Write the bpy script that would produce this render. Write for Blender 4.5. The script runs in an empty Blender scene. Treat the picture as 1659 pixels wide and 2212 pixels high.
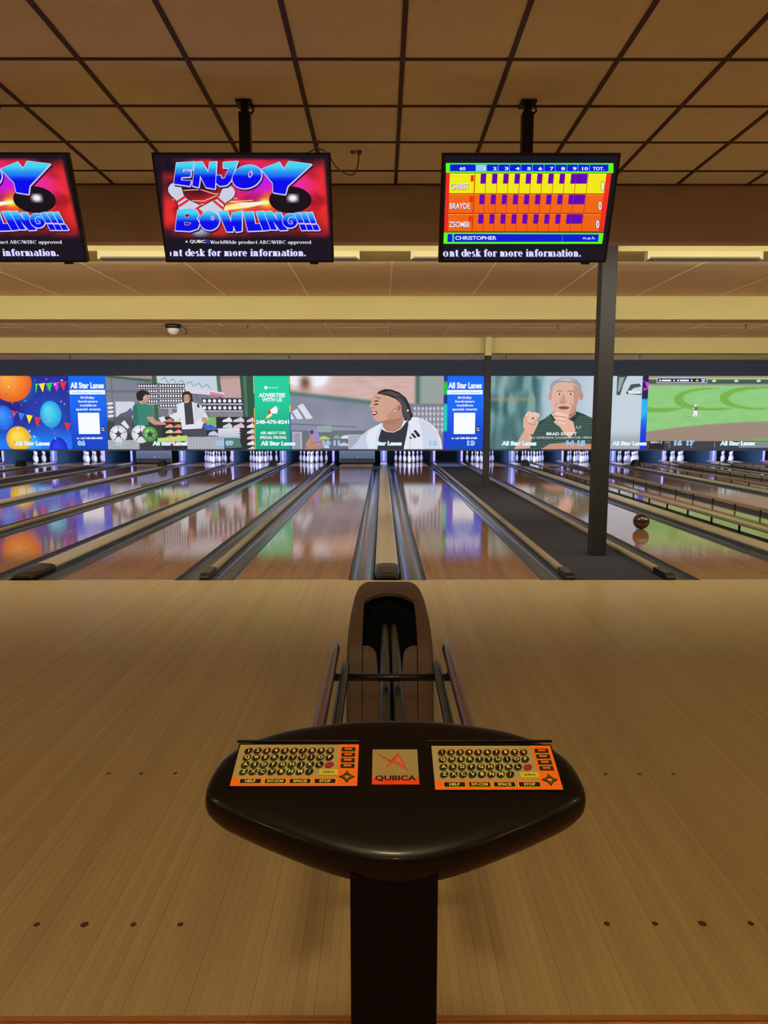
import bpy, math, random
from mathutils import Vector, Matrix
from mathutils.geometry import tessellate_polygon
random.seed(7)
S = bpy.context.scene
COL = S.collection
PI = math.pi

# ------------------------------------------------------------------ camera
CAMH = 1.478
cd = bpy.data.cameras.new('camera'); cam = bpy.data.objects.new('camera', cd); COL.objects.link(cam)
cd.sensor_fit = 'VERTICAL'; cd.sensor_height = 24.0; cd.sensor_width = 18.0
cd.lens = 24.0*1534/2212; cd.clip_start = 0.05; cd.clip_end = 120
cam.location = (0, 0, CAMH); cam.rotation_euler = (math.radians(90-7.39), 0, math.radians(-0.13))
S.camera = cam

# ------------------------------------------------------------------ world + exposure
w = bpy.data.worlds.new('world'); S.world = w; w.use_nodes = True
w.node_tree.nodes['Background'].inputs[0].default_value = (1.0, 0.72, 0.45, 1)
w.node_tree.nodes['Background'].inputs[1].default_value = 0.02
S.view_settings.view_transform = 'Standard'; S.view_settings.look = 'None'
S.view_settings.gamma = 1; S.view_settings.use_curve_mapping = False
S.view_settings.exposure = 0.0

# ------------------------------------------------------------------ light levels
COVE_E = (98.0, 48.0, 78.0, 45.0)  # foul line, near beam, middle beam, far beam (added fill)
TUBE_E = 60.0        # strip lights on the back of the ceiling drop, over the foul line
PANEL_E = 92.0        # warm lamp panels in the ceiling behind the camera
PIN_E = 80.0         # bluish strip light over the pins (watts per lane)
SCREEN_E = 1.0       # led wall and monitors

pl = bpy.data.lights.new('pin_light', 'AREA'); pl.shape = 'RECTANGLE'; pl.size = 34; pl.size_y = 0.08
pl.energy = PIN_E*17; pl.color = (0.50, 0.58, 1.0)
plo = bpy.data.objects.new('pin_light', pl); COL.objects.link(plo)
plo.location = (0, 22.75, 0.80); plo.rotation_euler = (math.radians(80), 0, 0)

# ------------------------------------------------------------------ helpers
def lin(c):
    return tuple((x/255/12.92 if x/255 <= .04045 else ((x/255+.055)/1.055)**2.4) for x in c[:3])

class MB:
    def __init__(s): s.v = []; s.f = []; s.m = []; s.sm = []
    def add(s, vs, fs, mi=0, smooth=False):
        b = len(s.v); s.v += [tuple(v) for v in vs]
        for f in fs: s.f.append([b+i for i in f]); s.m.append(mi); s.sm.append(smooth)
    def box(s, a, b, mi=0):
        (x0, y0, z0), (x1, y1, z1) = a, b
        s.add([(x0,y0,z0),(x1,y0,z0),(x1,y1,z0),(x0,y1,z0),(x0,y0,z1),(x1,y0,z1),(x1,y1,z1),(x0,y1,z1)],
              [(0,3,2,1),(4,5,6,7),(0,1,5,4),(1,2,6,5),(2,3,7,6),(3,0,4,7)], mi)
    def prism_x(s, prof, x0, x1, mi=0, smooth=False):      # prof (y,z) closed, extruded in x
        n = len(prof); vs = [(x0, y, z) for y, z in prof]+[(x1, y, z) for y, z in prof]
        s.add(vs, [(i, (i+1) % n, n+(i+1) % n, n+i) for i in range(n)], mi, smooth)
        s.add(vs, [tuple(range(n))[::-1], tuple(range(n, 2*n))], mi)
    def prism_y(s, prof, y0, y1, mi=0, smooth=False):      # prof (x,z) closed
        n = len(prof); vs = [(x, y0, z) for x, z in prof]+[(x, y1, z) for x, z in prof]
        s.add(vs, [(i, (i+1) % n, n+(i+1) % n, n+i) for i in range(n)], mi, smooth)
        s.add(vs, [tuple(range(n))[::-1], tuple(range(n, 2*n))], mi)
    def prism_z(s, prof, z0, z1, mi=0, smooth=False):
        n = len(prof); vs = [(x, y, z0) for x, y in prof]+[(x, y, z1) for x, y in prof]
        s.add(vs, [(i, (i+1) % n, n+(i+1) % n, n+i) for i in range(n)], mi, smooth)
        s.add(vs, [tuple(range(n))[::-1], tuple(range(n, 2*n))], mi)
    def sheet_y(s, prof, y0, y1, mi=0, smooth=True, ny=1):  # open (x,z) profile swept in y
        n = len(prof); vs = []
        for k in range(ny+1):
            y = y0+(y1-y0)*k/ny; vs += [(x, y, z) for x, z in prof]
        s.add(vs, [(k*n+i, k*n+i+1, (k+1)*n+i+1, (k+1)*n+i) for k in range(ny) for i in range(n-1)], mi, smooth)
    def lathe(s, prof, seg=20, c=(0,0,0), mi=None, smooth=True):   # prof [(r,z,mat)]
        vs = []; n = len(prof)
        for p in prof:
            for k in range(seg):
                a = 2*PI*k/seg; vs.append((c[0]+p[0]*math.cos(a), c[1]+p[0]*math.sin(a), c[2]+p[1]))
        b = len(s.v); s.v += vs
        for i in range(n-1):
            for k in range(seg):
                k2 = (k+1) % seg
                s.f.append([b+i*seg+k, b+i*seg+k2, b+(i+1)*seg+k2, b+(i+1)*seg+k])
                s.m.append(prof[i][2] if (mi is None and len(prof[i]) > 2) else (mi or 0)); s.sm.append(smooth)
        s.f.append([b+k for k in range(seg)][::-1]); s.m.append(mi or 0); s.sm.append(False)
        s.f.append([b+(n-1)*seg+k for k in range(seg)]); s.m.append(mi or 0); s.sm.append(False)
    def tube(s, pts, r, seg=10, mi=0, caps=True):
        pts = [Vector(p) for p in pts]; rings = []; b = len(s.v); prev = None
        for i, p in enumerate(pts):
            d = (pts[min(i+1, len(pts)-1)]-pts[max(i-1, 0)]).normalized()
            if prev is None:
                u = d.orthogonal().normalized()
            else:
                u = (prev-d*prev.dot(d)).normalized()
            prev = u; v = d.cross(u)
            rr = r[i] if isinstance(r, (list, tuple)) else r
            for k in range(seg):
                a = 2*PI*k/seg; s.v.append(tuple(p+(u*math.cos(a)+v*math.sin(a))*rr))
        for i in range(len(pts)-1):
            for k in range(seg):
                k2 = (k+1) % seg
                s.f.append([b+i*seg+k, b+i*seg+k2, b+(i+1)*seg+k2, b+(i+1)*seg+k]); s.m.append(mi); s.sm.append(True)
        if caps:
            s.f.append([b+k for k in range(seg)][::-1]); s.m.append(mi); s.sm.append(False)
            s.f.append([b+(len(pts)-1)*seg+k for k in range(seg)]); s.m.append(mi); s.sm.append(False)
    def mesh(s, name, mats):
        me = bpy.data.meshes.new(name); me.from_pydata(s.v, [], s.f)
        for m in (mats if isinstance(mats, (list, tuple)) else [mats]): me.materials.append(m)
        me.polygons.foreach_set('material_index', s.m); me.polygons.foreach_set('use_smooth', s.sm)
        me.update(); return me
    def obj(s, name, mats, parent=None, loc=(0,0,0)):
        return link(name, s.mesh(name, mats), parent, loc)

def link(name, data, parent=None, loc=(0,0,0), rot=None):
    o = bpy.data.objects.new(name, data); COL.objects.link(o); o.location = loc
    if rot: o.rotation_euler = rot
    if parent: o.parent = parent
    return o
def tag(o, label=None, cat=None, group=None, kind=None):
    if label: o['label'] = label
    if cat: o['category'] = cat
    if group: o['group'] = group
    if kind: o['kind'] = kind
    return o
def empty(name, label, cat, loc=(0,0,0), group=None, kind=None):
    o = link(name, None, None, loc); o.empty_display_size = .1
    return tag(o, label, cat, group, kind)
def bevel(o, wdt, seg=2):
    m = o.modifiers.new('bevel', 'BEVEL'); m.width = wdt; m.segments = seg; m.limit_method = 'ANGLE'; m.angle_limit = math.radians(35)
    for p in o.data.polygons: p.use_smooth = True
    m2 = o.modifiers.new('wn', 'WEIGHTED_NORMAL')
    return o
def copy_tree(o, parent=None):
    c = o.copy(); COL.objects.link(c)
    if parent: c.parent = parent
    for ch in list(o.children): copy_tree(ch, c)
    return c

# ------------------------------------------------------------------ materials
def mat(name, col, rough=.5, metal=0, spec=.5, bump=None, var=None, emit=None, coat=0, aniso=None):
    m = bpy.data.materials.new(name); m.use_nodes = True; nt = m.node_tree; N = nt.nodes; L = nt.links
    b = N['Principled BSDF']; c = lin(col)
    b.inputs['Base Color'].default_value = (*c, 1); b.inputs['Roughness'].default_value = rough
    b.inputs['Metallic'].default_value = metal; b.inputs['Specular IOR Level'].default_value = spec
    b.inputs['Coat Weight'].default_value = coat; b.inputs['Coat Roughness'].default_value = .12
    tc = N.new('ShaderNodeTexCoord')
    if var:                       # (scale xyz, amount)
        mp = N.new('ShaderNodeMapping'); mp.inputs['Scale'].default_value = var[0]
        L.new(tc.outputs['Object'], mp.inputs[0])
        n = N.new('ShaderNodeTexNoise'); n.inputs['Scale'].default_value = 1; n.inputs['Detail'].default_value = 4
        L.new(mp.outputs[0], n.inputs['Vector'])
        r = N.new('ShaderNodeMapRange'); r.inputs[1].default_value = .3; r.inputs[2].default_value = .7
        r.inputs[3].default_value = 1-var[1]; r.inputs[4].default_value = 1+var[1]
        L.new(n.outputs[0], r.inputs[0])
        mx = N.new('ShaderNodeVectorMath'); mx.operation = 'SCALE'; mx.inputs[0].default_value = c
        L.new(r.outputs[0], mx.inputs['Scale']); L.new(mx.outputs[0], b.inputs['Base Color'])
    if bump:                      # (scale xyz, strength)
        mp = N.new('ShaderNodeMapping'); mp.inputs['Scale'].default_value = bump[0]
        L.new(tc.outputs['Object'], mp.inputs[0])
        n = N.new('ShaderNodeTexNoise'); n.inputs['Scale'].default_value = 1; n.inputs['Detail'].default_value = 3
        L.new(mp.outputs[0], n.inputs['Vector'])
        bp = N.new('ShaderNodeBump'); bp.inputs['Strength'].default_value = bump[1]; bp.inputs['Distance'].default_value = .01
        L.new(n.outputs[0], bp.inputs['Height']); L.new(bp.outputs[0], b.inputs['Normal'])
    if emit:
        b.inputs['Emission Color'].default_value = (*lin(emit[0]), 1); b.inputs['Emission Strength'].default_value = emit[1]
    return m

def wood(name, cA, cB, rough, board=.027, bump=.05, spec=.5, per_object=False, coat=0, wave=None):
    """long narrow maple strips running along y"""
    m = bpy.data.materials.new(name); m.use_nodes = True; nt = m.node_tree; N = nt.nodes; L = nt.links
    b = N['Principled BSDF']; b.inputs['Roughness'].default_value = rough; b.inputs['Specular IOR Level'].default_value = spec
    b.inputs['Coat Weight'].default_value = coat; b.inputs['Coat Roughness'].default_value = .06
    tc = N.new('ShaderNodeTexCoord'); sp = N.new('ShaderNodeSeparateXYZ'); L.new(tc.outputs['Object'], sp.inputs[0])
    if per_object:
        oi = N.new('ShaderNodeObjectInfo'); rnd = oi.outputs['Random']
    else:
        dv = N.new('ShaderNodeMath'); dv.operation = 'DIVIDE'; dv.inputs[1].default_value = board; L.new(sp.outputs[0], dv.inputs[0])
        fl = N.new('ShaderNodeMath'); fl.operation = 'FLOOR'; L.new(dv.outputs[0], fl.inputs[0])
        # boards butt end to end: shift each strip, then cut its length
        wn0 = N.new('ShaderNodeTexWhiteNoise'); wn0.noise_dimensions = '1D'; L.new(fl.outputs[0], wn0.inputs['W'])
        ma = N.new('ShaderNodeMath'); ma.operation = 'MULTIPLY_ADD'; ma.inputs[1].default_value = .45; L.new(sp.outputs[1], ma.inputs[0]); L.new(wn0.outputs[0], ma.inputs[2])
        f2 = N.new('ShaderNodeMath'); f2.operation = 'FLOOR'; L.new(ma.outputs[0], f2.inputs[0])
        cb = N.new('ShaderNodeCombineXYZ'); L.new(fl.outputs[0], cb.inputs[0]); L.new(f2.outputs[0], cb.inputs[1])
        wn = N.new('ShaderNodeTexWhiteNoise'); wn.noise_dimensions = '2D'; L.new(cb.outputs[0], wn.inputs['Vector']); rnd = wn.outputs[0]
    mp = N.new('ShaderNodeMapping'); mp.inputs['Scale'].default_value = (60, 1.5, 1); L.new(tc.outputs['Object'], mp.inputs[0])
    n = N.new('ShaderNodeTexNoise'); n.inputs['Scale'].default_value = 1; n.inputs['Detail'].default_value = 5; L.new(mp.outputs[0], n.inputs['Vector'])
    mp2 = N.new('ShaderNodeMapping'); mp2.inputs['Scale'].default_value = (1.3, .35, 1); L.new(tc.outputs['Object'], mp2.inputs[0])
    n2 = N.new('ShaderNodeTexNoise'); n2.inputs['Scale'].default_value = 1; n2.inputs['Detail'].default_value = 2; L.new(mp2.outputs[0], n2.inputs['Vector'])
    a1 = N.new('ShaderNodeMath'); a1.operation = 'MULTIPLY_ADD'; a1.inputs[1].default_value = .45; L.new(rnd, a1.inputs[0]); 
    a2 = N.new('ShaderNodeMath'); a2.operation = 'MULTIPLY'; a2.inputs[1].default_value = .35; L.new(n.outputs[0], a2.inputs[0]); L.new(a2.outputs[0], a1.inputs[2])
    a3 = N.new('ShaderNodeMath'); a3.operation = 'MULTIPLY_ADD'; a3.inputs[1].default_value = .45; L.new(n2.outputs[0], a3.inputs[0]); L.new(a1.outputs[0], a3.inputs[2])
    cr = N.new('ShaderNodeValToRGB'); cr.color_ramp.elements[0].position = .2; cr.color_ramp.elements[1].position = .95
    cr.color_ramp.elements[0].color = (*lin(cA), 1); cr.color_ramp.elements[1].color = (*lin(cB), 1)
    L.new(a3.outputs[0], cr.inputs[0]); L.new(cr.outputs[0], b.inputs['Base Color'])
    if bump:
        mp3 = N.new('ShaderNodeMapping'); mp3.inputs['Scale'].default_value = wave or (40, 9, 1); L.new(tc.outputs['Object'], mp3.inputs[0])
        n3 = N.new('ShaderNodeTexNoise'); n3.inputs['Scale'].default_value = 1; n3.inputs['Detail'].default_value = 2; L.new(mp3.outputs[0], n3.inputs['Vector'])
        bp = N.new('ShaderNodeBump'); bp.inputs['Strength'].default_value = bump; bp.inputs['Distance'].default_value = .004
        L.new(n3.outputs[0], bp.inputs['Height']); L.new(bp.outputs[0], b.inputs['Normal'])
        if coat: L.new(bp.outputs[0], b.inputs['Coat Normal'])
    return m

def attr_mat(name, emission):
    m = bpy.data.materials.new(name); m.use_nodes = True; nt = m.node_tree; N = nt.nodes; L = nt.links
    b = N['Principled BSDF']; a = N.new('ShaderNodeAttribute'); a.attribute_name = 'Col'
    if emission:
        b.inputs['Base Color'].default_value = (.01, .01, .01, 1); b.inputs['Roughness'].default_value = .6
        b.inputs['Specular IOR Level'].default_value = .1
        L.new(a.outputs['Color'], b.inputs['Emission Color']); b.inputs['Emission Strength'].default_value = emission
    else:
        L.new(a.outputs['Color'], b.inputs['Base Color']); b.inputs['Roughness'].default_value = .35
    return m

M = {}
M['approach'] = wood('approach_maple', (148,127,86), (164,144,100), .36, per_object=True, bump=.05)
M['approach_far'] = wood('approach_maple_wide', (148,127,86), (164,144,100), .36, bump=.05)
M['lane'] = wood('lane_maple', (112,76,48), (150,110,74), .05, bump=.05, coat=.0, spec=.8, wave=(14, 60, 1))
M['dot'] = mat('dot_wood', (70,26,12), .4)
M['foul'] = mat('foul_strip', (190,180,165), .25)
M['tile'] = mat('ceiling_tile', (236,224,196), .9, spec=.1, bump=((60,200,60), .35), var=((2,2,2), .06))
M['tbar'] = mat('ceiling_bar', (70,46,38), .6)
M['soffit'] = mat('soffit_paint', (198,180,178), .8, spec=.1, var=((.4,.4,3), .08))
M['fartile'] = mat('far_ceiling_tile', (228,208,176), .9, spec=.1, var=((1,1,1), .05))
M['farbar'] = mat('far_ceiling_bar', (250,240,225), .7)
M['beam'] = mat('beam_paint', (200,190,138), .8, spec=.1, var=((.5,2,2), .04))
M['darkwall'] = mat('dark_wall', (58,72,104), .8)
M['column2'] = mat('dark_column_paint', (14,17,28), .7)
M['sidewall'] = mat('side_wall', (120,98,72), .9)
M['carpet'] = mat('aisle_carpet', (54,55,64), 1, spec=.1, bump=((300,300,300), .6), var=((40,40,40), .15))
M['carpet2'] = mat('seating_carpet', (170,125,88), .9, bump=((200,200,200), .5), var=((20,20,20), .3))
M['blackmetal'] = mat('black_metal', (24,22,24), .35, metal=.3)
M['blackplastic'] = mat('black_plastic', (22,20,22), .4)
M['monitorcase'] = mat('monitor_case', (26,24,32), .45)
M['columnpaint'] = mat('column_paint', (24,25,28), .7)
M['cream'] = mat('cream_metal', (208,203,160), .45)
M['conduit'] = mat('conduit', (235,225,180), .4)
M['tubeoff'] = mat('unlit_tube', (200,200,190), .3)
M['tube'] = mat('lamp_tube', (255,255,255), .4, emit=((255,236,190), TUBE_E))
M['panel'] = mat('lamp_panel', (255,255,255), .4, emit=((255,226,172), PANEL_E))
M['gutter'] = mat('gutter_plastic', (66,68,74), .16, spec=.8, bump=((6,3,6), .12))
M['caplight'] = mat('divider_cap', (146,134,106), .3, bump=((20,3,20), .08))
M['capwood'] = mat('rail_cap', (128,112,84), .35)
M['divside'] = mat('divider_side', (74,74,80), .35)
M['endcap'] = mat('end_cap', (13,12,14), .25)
M['kick'] = mat('kickback_panel', (48,78,96), .5, var=((2,2,2), .15))
M['lilac'] = mat('lilac_strip', (140,118,190), .5)
M['sweep'] = mat('sweep_board', (30,35,36), .5)
M['pit'] = mat('pit_curtain', (16,18,24), .9)
M['pinw'] = mat('pin_white', (235,235,240), .2, coat=.4)
M['pinr'] = mat('pin_red', (215,40,50), .3)
M['pinb'] = mat('pin_base', (150,130,105), .4)
M['ball'] = mat('ball_maroon', (44,12,16), .12, coat=.6, var=((14,14,14), .6))
M['bumper'] = mat('bumper_rail', (132,114,96), .4)
M['hood'] = mat('hood_brown', (86,68,56), .55, bump=((400,400,400), .15))
M['hoodblack'] = mat('hood_liner', (18,24,32), .9, spec=.15)
M['burgundy'] = mat('burgundy_rail', (82,36,40), .25, coat=.3)
M['blackrail'] = mat('black_rail', (17,17,16), .3, spec=.35)
M['console'] = mat('console_shell', (14,10,7), .34, spec=.16, bump=((900,900,900), .08), coat=.12)
M['post'] = mat('console_post', (14,10,8), .7, spec=.1)
M['keyblk'] = mat('key_black', (20,22,14), .3)
M['keygreen'] = mat('key_green_rim', (58,82,44), .45)
M['keyred'] = mat('key_red_rim', (112,56,46), .45)
M['keytext'] = mat('key_lettering', (225,205,90), .5)
M['padgray'] = mat('keypad_grey', (165,150,105), .4)
M['padorange'] = mat('keypad_orange', (235,112,20), .4)
M['keyyellow'] = mat('key_yellow', (205,190,40), .45)
M['redoval'] = mat('key_red', (150,40,36), .4)
M['arrowgreen'] = mat('arrow_green', (80,120,50), .4)
M['outlet'] = mat('outlet_face', (120,66,46), .5)
M['cable'] = mat('grey_cable', (120,98,76), .5)
M['glass'] = mat('dome_plastic', (200,200,205), .08, spec=.8)
M['screen'] = attr_mat('screen_picture', SCREEN_E)
M['print'] = attr_mat('printed_plate', 0)

# ------------------------------------------------------------------ flat pictures (screens, print)
_tc = {}
def font_mesh(s, bold):
    k = (s, bold)
    if k in _tc: return _tc[k]
    cu = bpy.data.curves.new('t', 'FONT'); cu.body = s; cu.size = 1; cu.offset = bold; cu.resolution_u = 3
    o = bpy.data.objects.new('t', cu); COL.objects.link(o)
    dg = bpy.context.evaluated_depsgraph_get(); oe = o.evaluated_get(dg); me = oe.to_mesh()
    vs = [(v.co.x, v.co.y) for v in me.vertices]; fs = [list(p.vertices) for p in me.polygons]
    oe.to_mesh_clear(); bpy.data.objects.remove(o); bpy.data.curves.remove(cu)
    _tc[k] = (vs, fs); return _tc[k]

class Canvas:
    """flat picture; sketch coordinates x right, y DOWN -> fn(x,y) gives (u,v) metres on the plate"""
    def __init__(s, fn, step=.0006): s.fn = fn; s.v = []; s.c = []; s.f = []; s.l = 0; s.step = step; s.clip = None
    def _put(s, vs, fs, colf):
        b = len(s.v)
        for x, y in vs:
            cx, cy = x, y
            if s.clip: cx = min(max(x, s.clip[0]), s.clip[2]); cy = min(max(y, s.clip[1]), s.clip[3])
            u, v = s.fn(cx, cy); s.v.append((u, -s.l*s.step, v)); c = colf(x, y) if callable(colf) else colf
            s.c.append((*lin(c), 1))
        for f in fs: s.f.append([b+i for i in f])
    def grid(s, x0, y0, x1, y1, nx, ny, colf):
        s._put([(x0+(x1-x0)*i/nx, y0+(y1-y0)*j/ny) for j in range(ny+1) for i in range(nx+1)],
               [(j*(nx+1)+i, (j+1)*(nx+1)+i, (j+1)*(nx+1)+i+1, j*(nx+1)+i+1) for j in range(ny) for i in range(nx)], colf); s.l += 1
    def rect(s, x0, y0, x1, y1, col, keep=False):
        s._put([(x0,y0),(x0,y1),(x1,y1),(x1,y0)], [(0,1,2,3)], col)
        if not keep: s.l += 1
    def poly(s, pts, col, keep=False):
        tr = tessellate_polygon([[Vector((x, y, 0)) for x, y in pts]])
        s._put(pts, [tuple(t) for t in tr], col)
        if not keep: s.l += 1
    def gpoly(s, pts, col, y0, y1, n=8, keep=False):      # col is a function of y: cut into bands first
        tr = tessellate_polygon([[Vector((x, y, 0)) for x, y in pts]])
        for t in tr:
            T = [pts[i] for i in t]
            for k in range(n):
                a = -1e9 if k == 0 else y0+(y1-y0)*k/n; b_ = 1e9 if k == n-1 else y0+(y1-y0)*(k+1)/n
                P = T
                for lim, sg in ((a, 1), (b_, -1)):
                    Q = []
                    for i in range(len(P)):
                        p, q = P[i], P[(i+1) % len(P)]; dp, dq = (p[1]-lim)*sg, (q[1]-lim)*sg
                        if dp >= 0: Q.append(p)
                        if (dp > 0 > dq) or (dp < 0 < dq):
                            r = dp/(dp-dq); Q.append((p[0]+(q[0]-p[0])*r, p[1]+(q[1]-p[1])*r))
                    P = Q
                    if len(P) < 3: break
                if len(P) >= 3: s._put(P, [tuple(range(len(P)))], col)
        if not keep: s.l += 1
    def ell(s, cx, cy, rx, ry, col, n=20, rot=0, keep=False):
        c, q = math.cos(rot), math.sin(rot)
        s._put([(cx+rx*math.cos(a)*c-ry*math.sin(a)*q, cy+rx*math.cos(a)*q+ry*math.sin(a)*c) for a in [2*PI*i/n for i in range(n)]], [tuple(range(n))], col)
        if not keep: s.l += 1
    def shade_ell(s, cx, cy, rx, ry, c0, c1, n=20, off=(-.3,-.35)):   # picture of a round thing, lighter spot to darker rim
        hx, hy = cx+rx*off[0], cy+ry*off[1]; R = 5; vs = [(hx, hy)]; cl = [c0]
        for r in range(1, R+1):
            t = r/R
            for i in range(n):
                a = 2*PI*i/n; vs.append((hx*(1-t)+(cx+rx*math.cos(a))*t, hy*(1-t)+(cy+ry*math.sin(a))*t)); cl.append(tuple(c0[k]+(c1[k]-c0[k])*t**1.5 for k in range(3)))
        fs = [(0, 1+i, 1+(i+1) % n) for i in range(n)]
        for r in range(R-1):
            for i in range(n): fs.append((1+r*n+i, 1+(r+1)*n+i, 1+(r+1)*n+(i+1) % n, 1+r*n+(i+1) % n))
        b = len(s.v)
        for (x, y), c in zip(vs, cl):
            if s.clip: x = min(max(x, s.clip[0]), s.clip[2]); y = min(max(y, s.clip[1]), s.clip[3])
            u, v = s.fn(x, y); s.v.append((u, -s.l*s.step, v)); s.c.append((*lin(c), 1))
        for f in fs: s.f.append([b+i for i in f])
        s.l += 1
    def line(s, pts, wd, col, closed=False, keep=False, joints=True):
        P = pts+[pts[0]] if closed else pts; vs = []; fs = []
        for a, b in zip(P[:-1], P[1:]):
            dx, dy = b[0]-a[0], b[1]-a[1]; L_ = math.hypot(dx, dy) or 1; nx, ny = -dy/L_*wd/2, dx/L_*wd/2; k = len(vs)
            vs += [(a[0]+nx,a[1]+ny),(b[0]+nx,b[1]+ny),(b[0]-nx,b[1]-ny),(a[0]-nx,a[1]-ny)]; fs.append((k,k+1,k+2,k+3))
        s._put(vs, fs, col)
        if joints:
            s.l += .35
            for x, y in P: s.ell(x, y, wd/2, wd/2, col, 8, keep=True)
            s.l -= .35
        if not keep: s.l += 1
    def text(s, t, x, y, h, col, bold=0.0, width=None, align='l', slant=0, keep=False):
        vs, fs = font_mesh(t, bold)
        x0 = min(v[0] for v in vs); x1 = max(v[0] for v in vs); sc = h/.729
        sx = sc if width is None else width/(x1-x0); W_ = (x1-x0)*sx
        ox = x-{'l': 0, 'c': W_/2, 'r': W_}[align]
        s._put([(ox+(vx-x0)*sx+vy*sc*slant, y-vy*sc) for vx, vy in vs], fs, col)
        if not keep: s.l += 1
    def obj(s, name, m, parent=None, loc=(0,0,0), rot=None):
        me = bpy.data.meshes.new(name); me.from_pydata(s.v, [], s.f); me.materials.append(m)
        at = me.color_attributes.new('Col', 'FLOAT_COLOR', 'POINT')
        at.data.foreach_set('color', [k for c in s.c for k in c]); me.update()
        return link(name, me, parent, loc, rot)

def mix(a, b, t): t = max(0, min(1, t)); return tuple(a[k]+(b[k]-a[k])*t for k in range(3))
def sm(a, b, x): t = max(0, min(1, (x-a)/(b-a))); return t*t*(3-2*t)
def gs(x, y, cx, cy, sx, sy): return math.exp(-((x-cx)/sx)**2-((y-cy)/sy)**2)
def nz(x, y, sd=0):
    from mathutils import noise
    return noise.noise(Vector((x, y, sd)))*.5+.5

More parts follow.
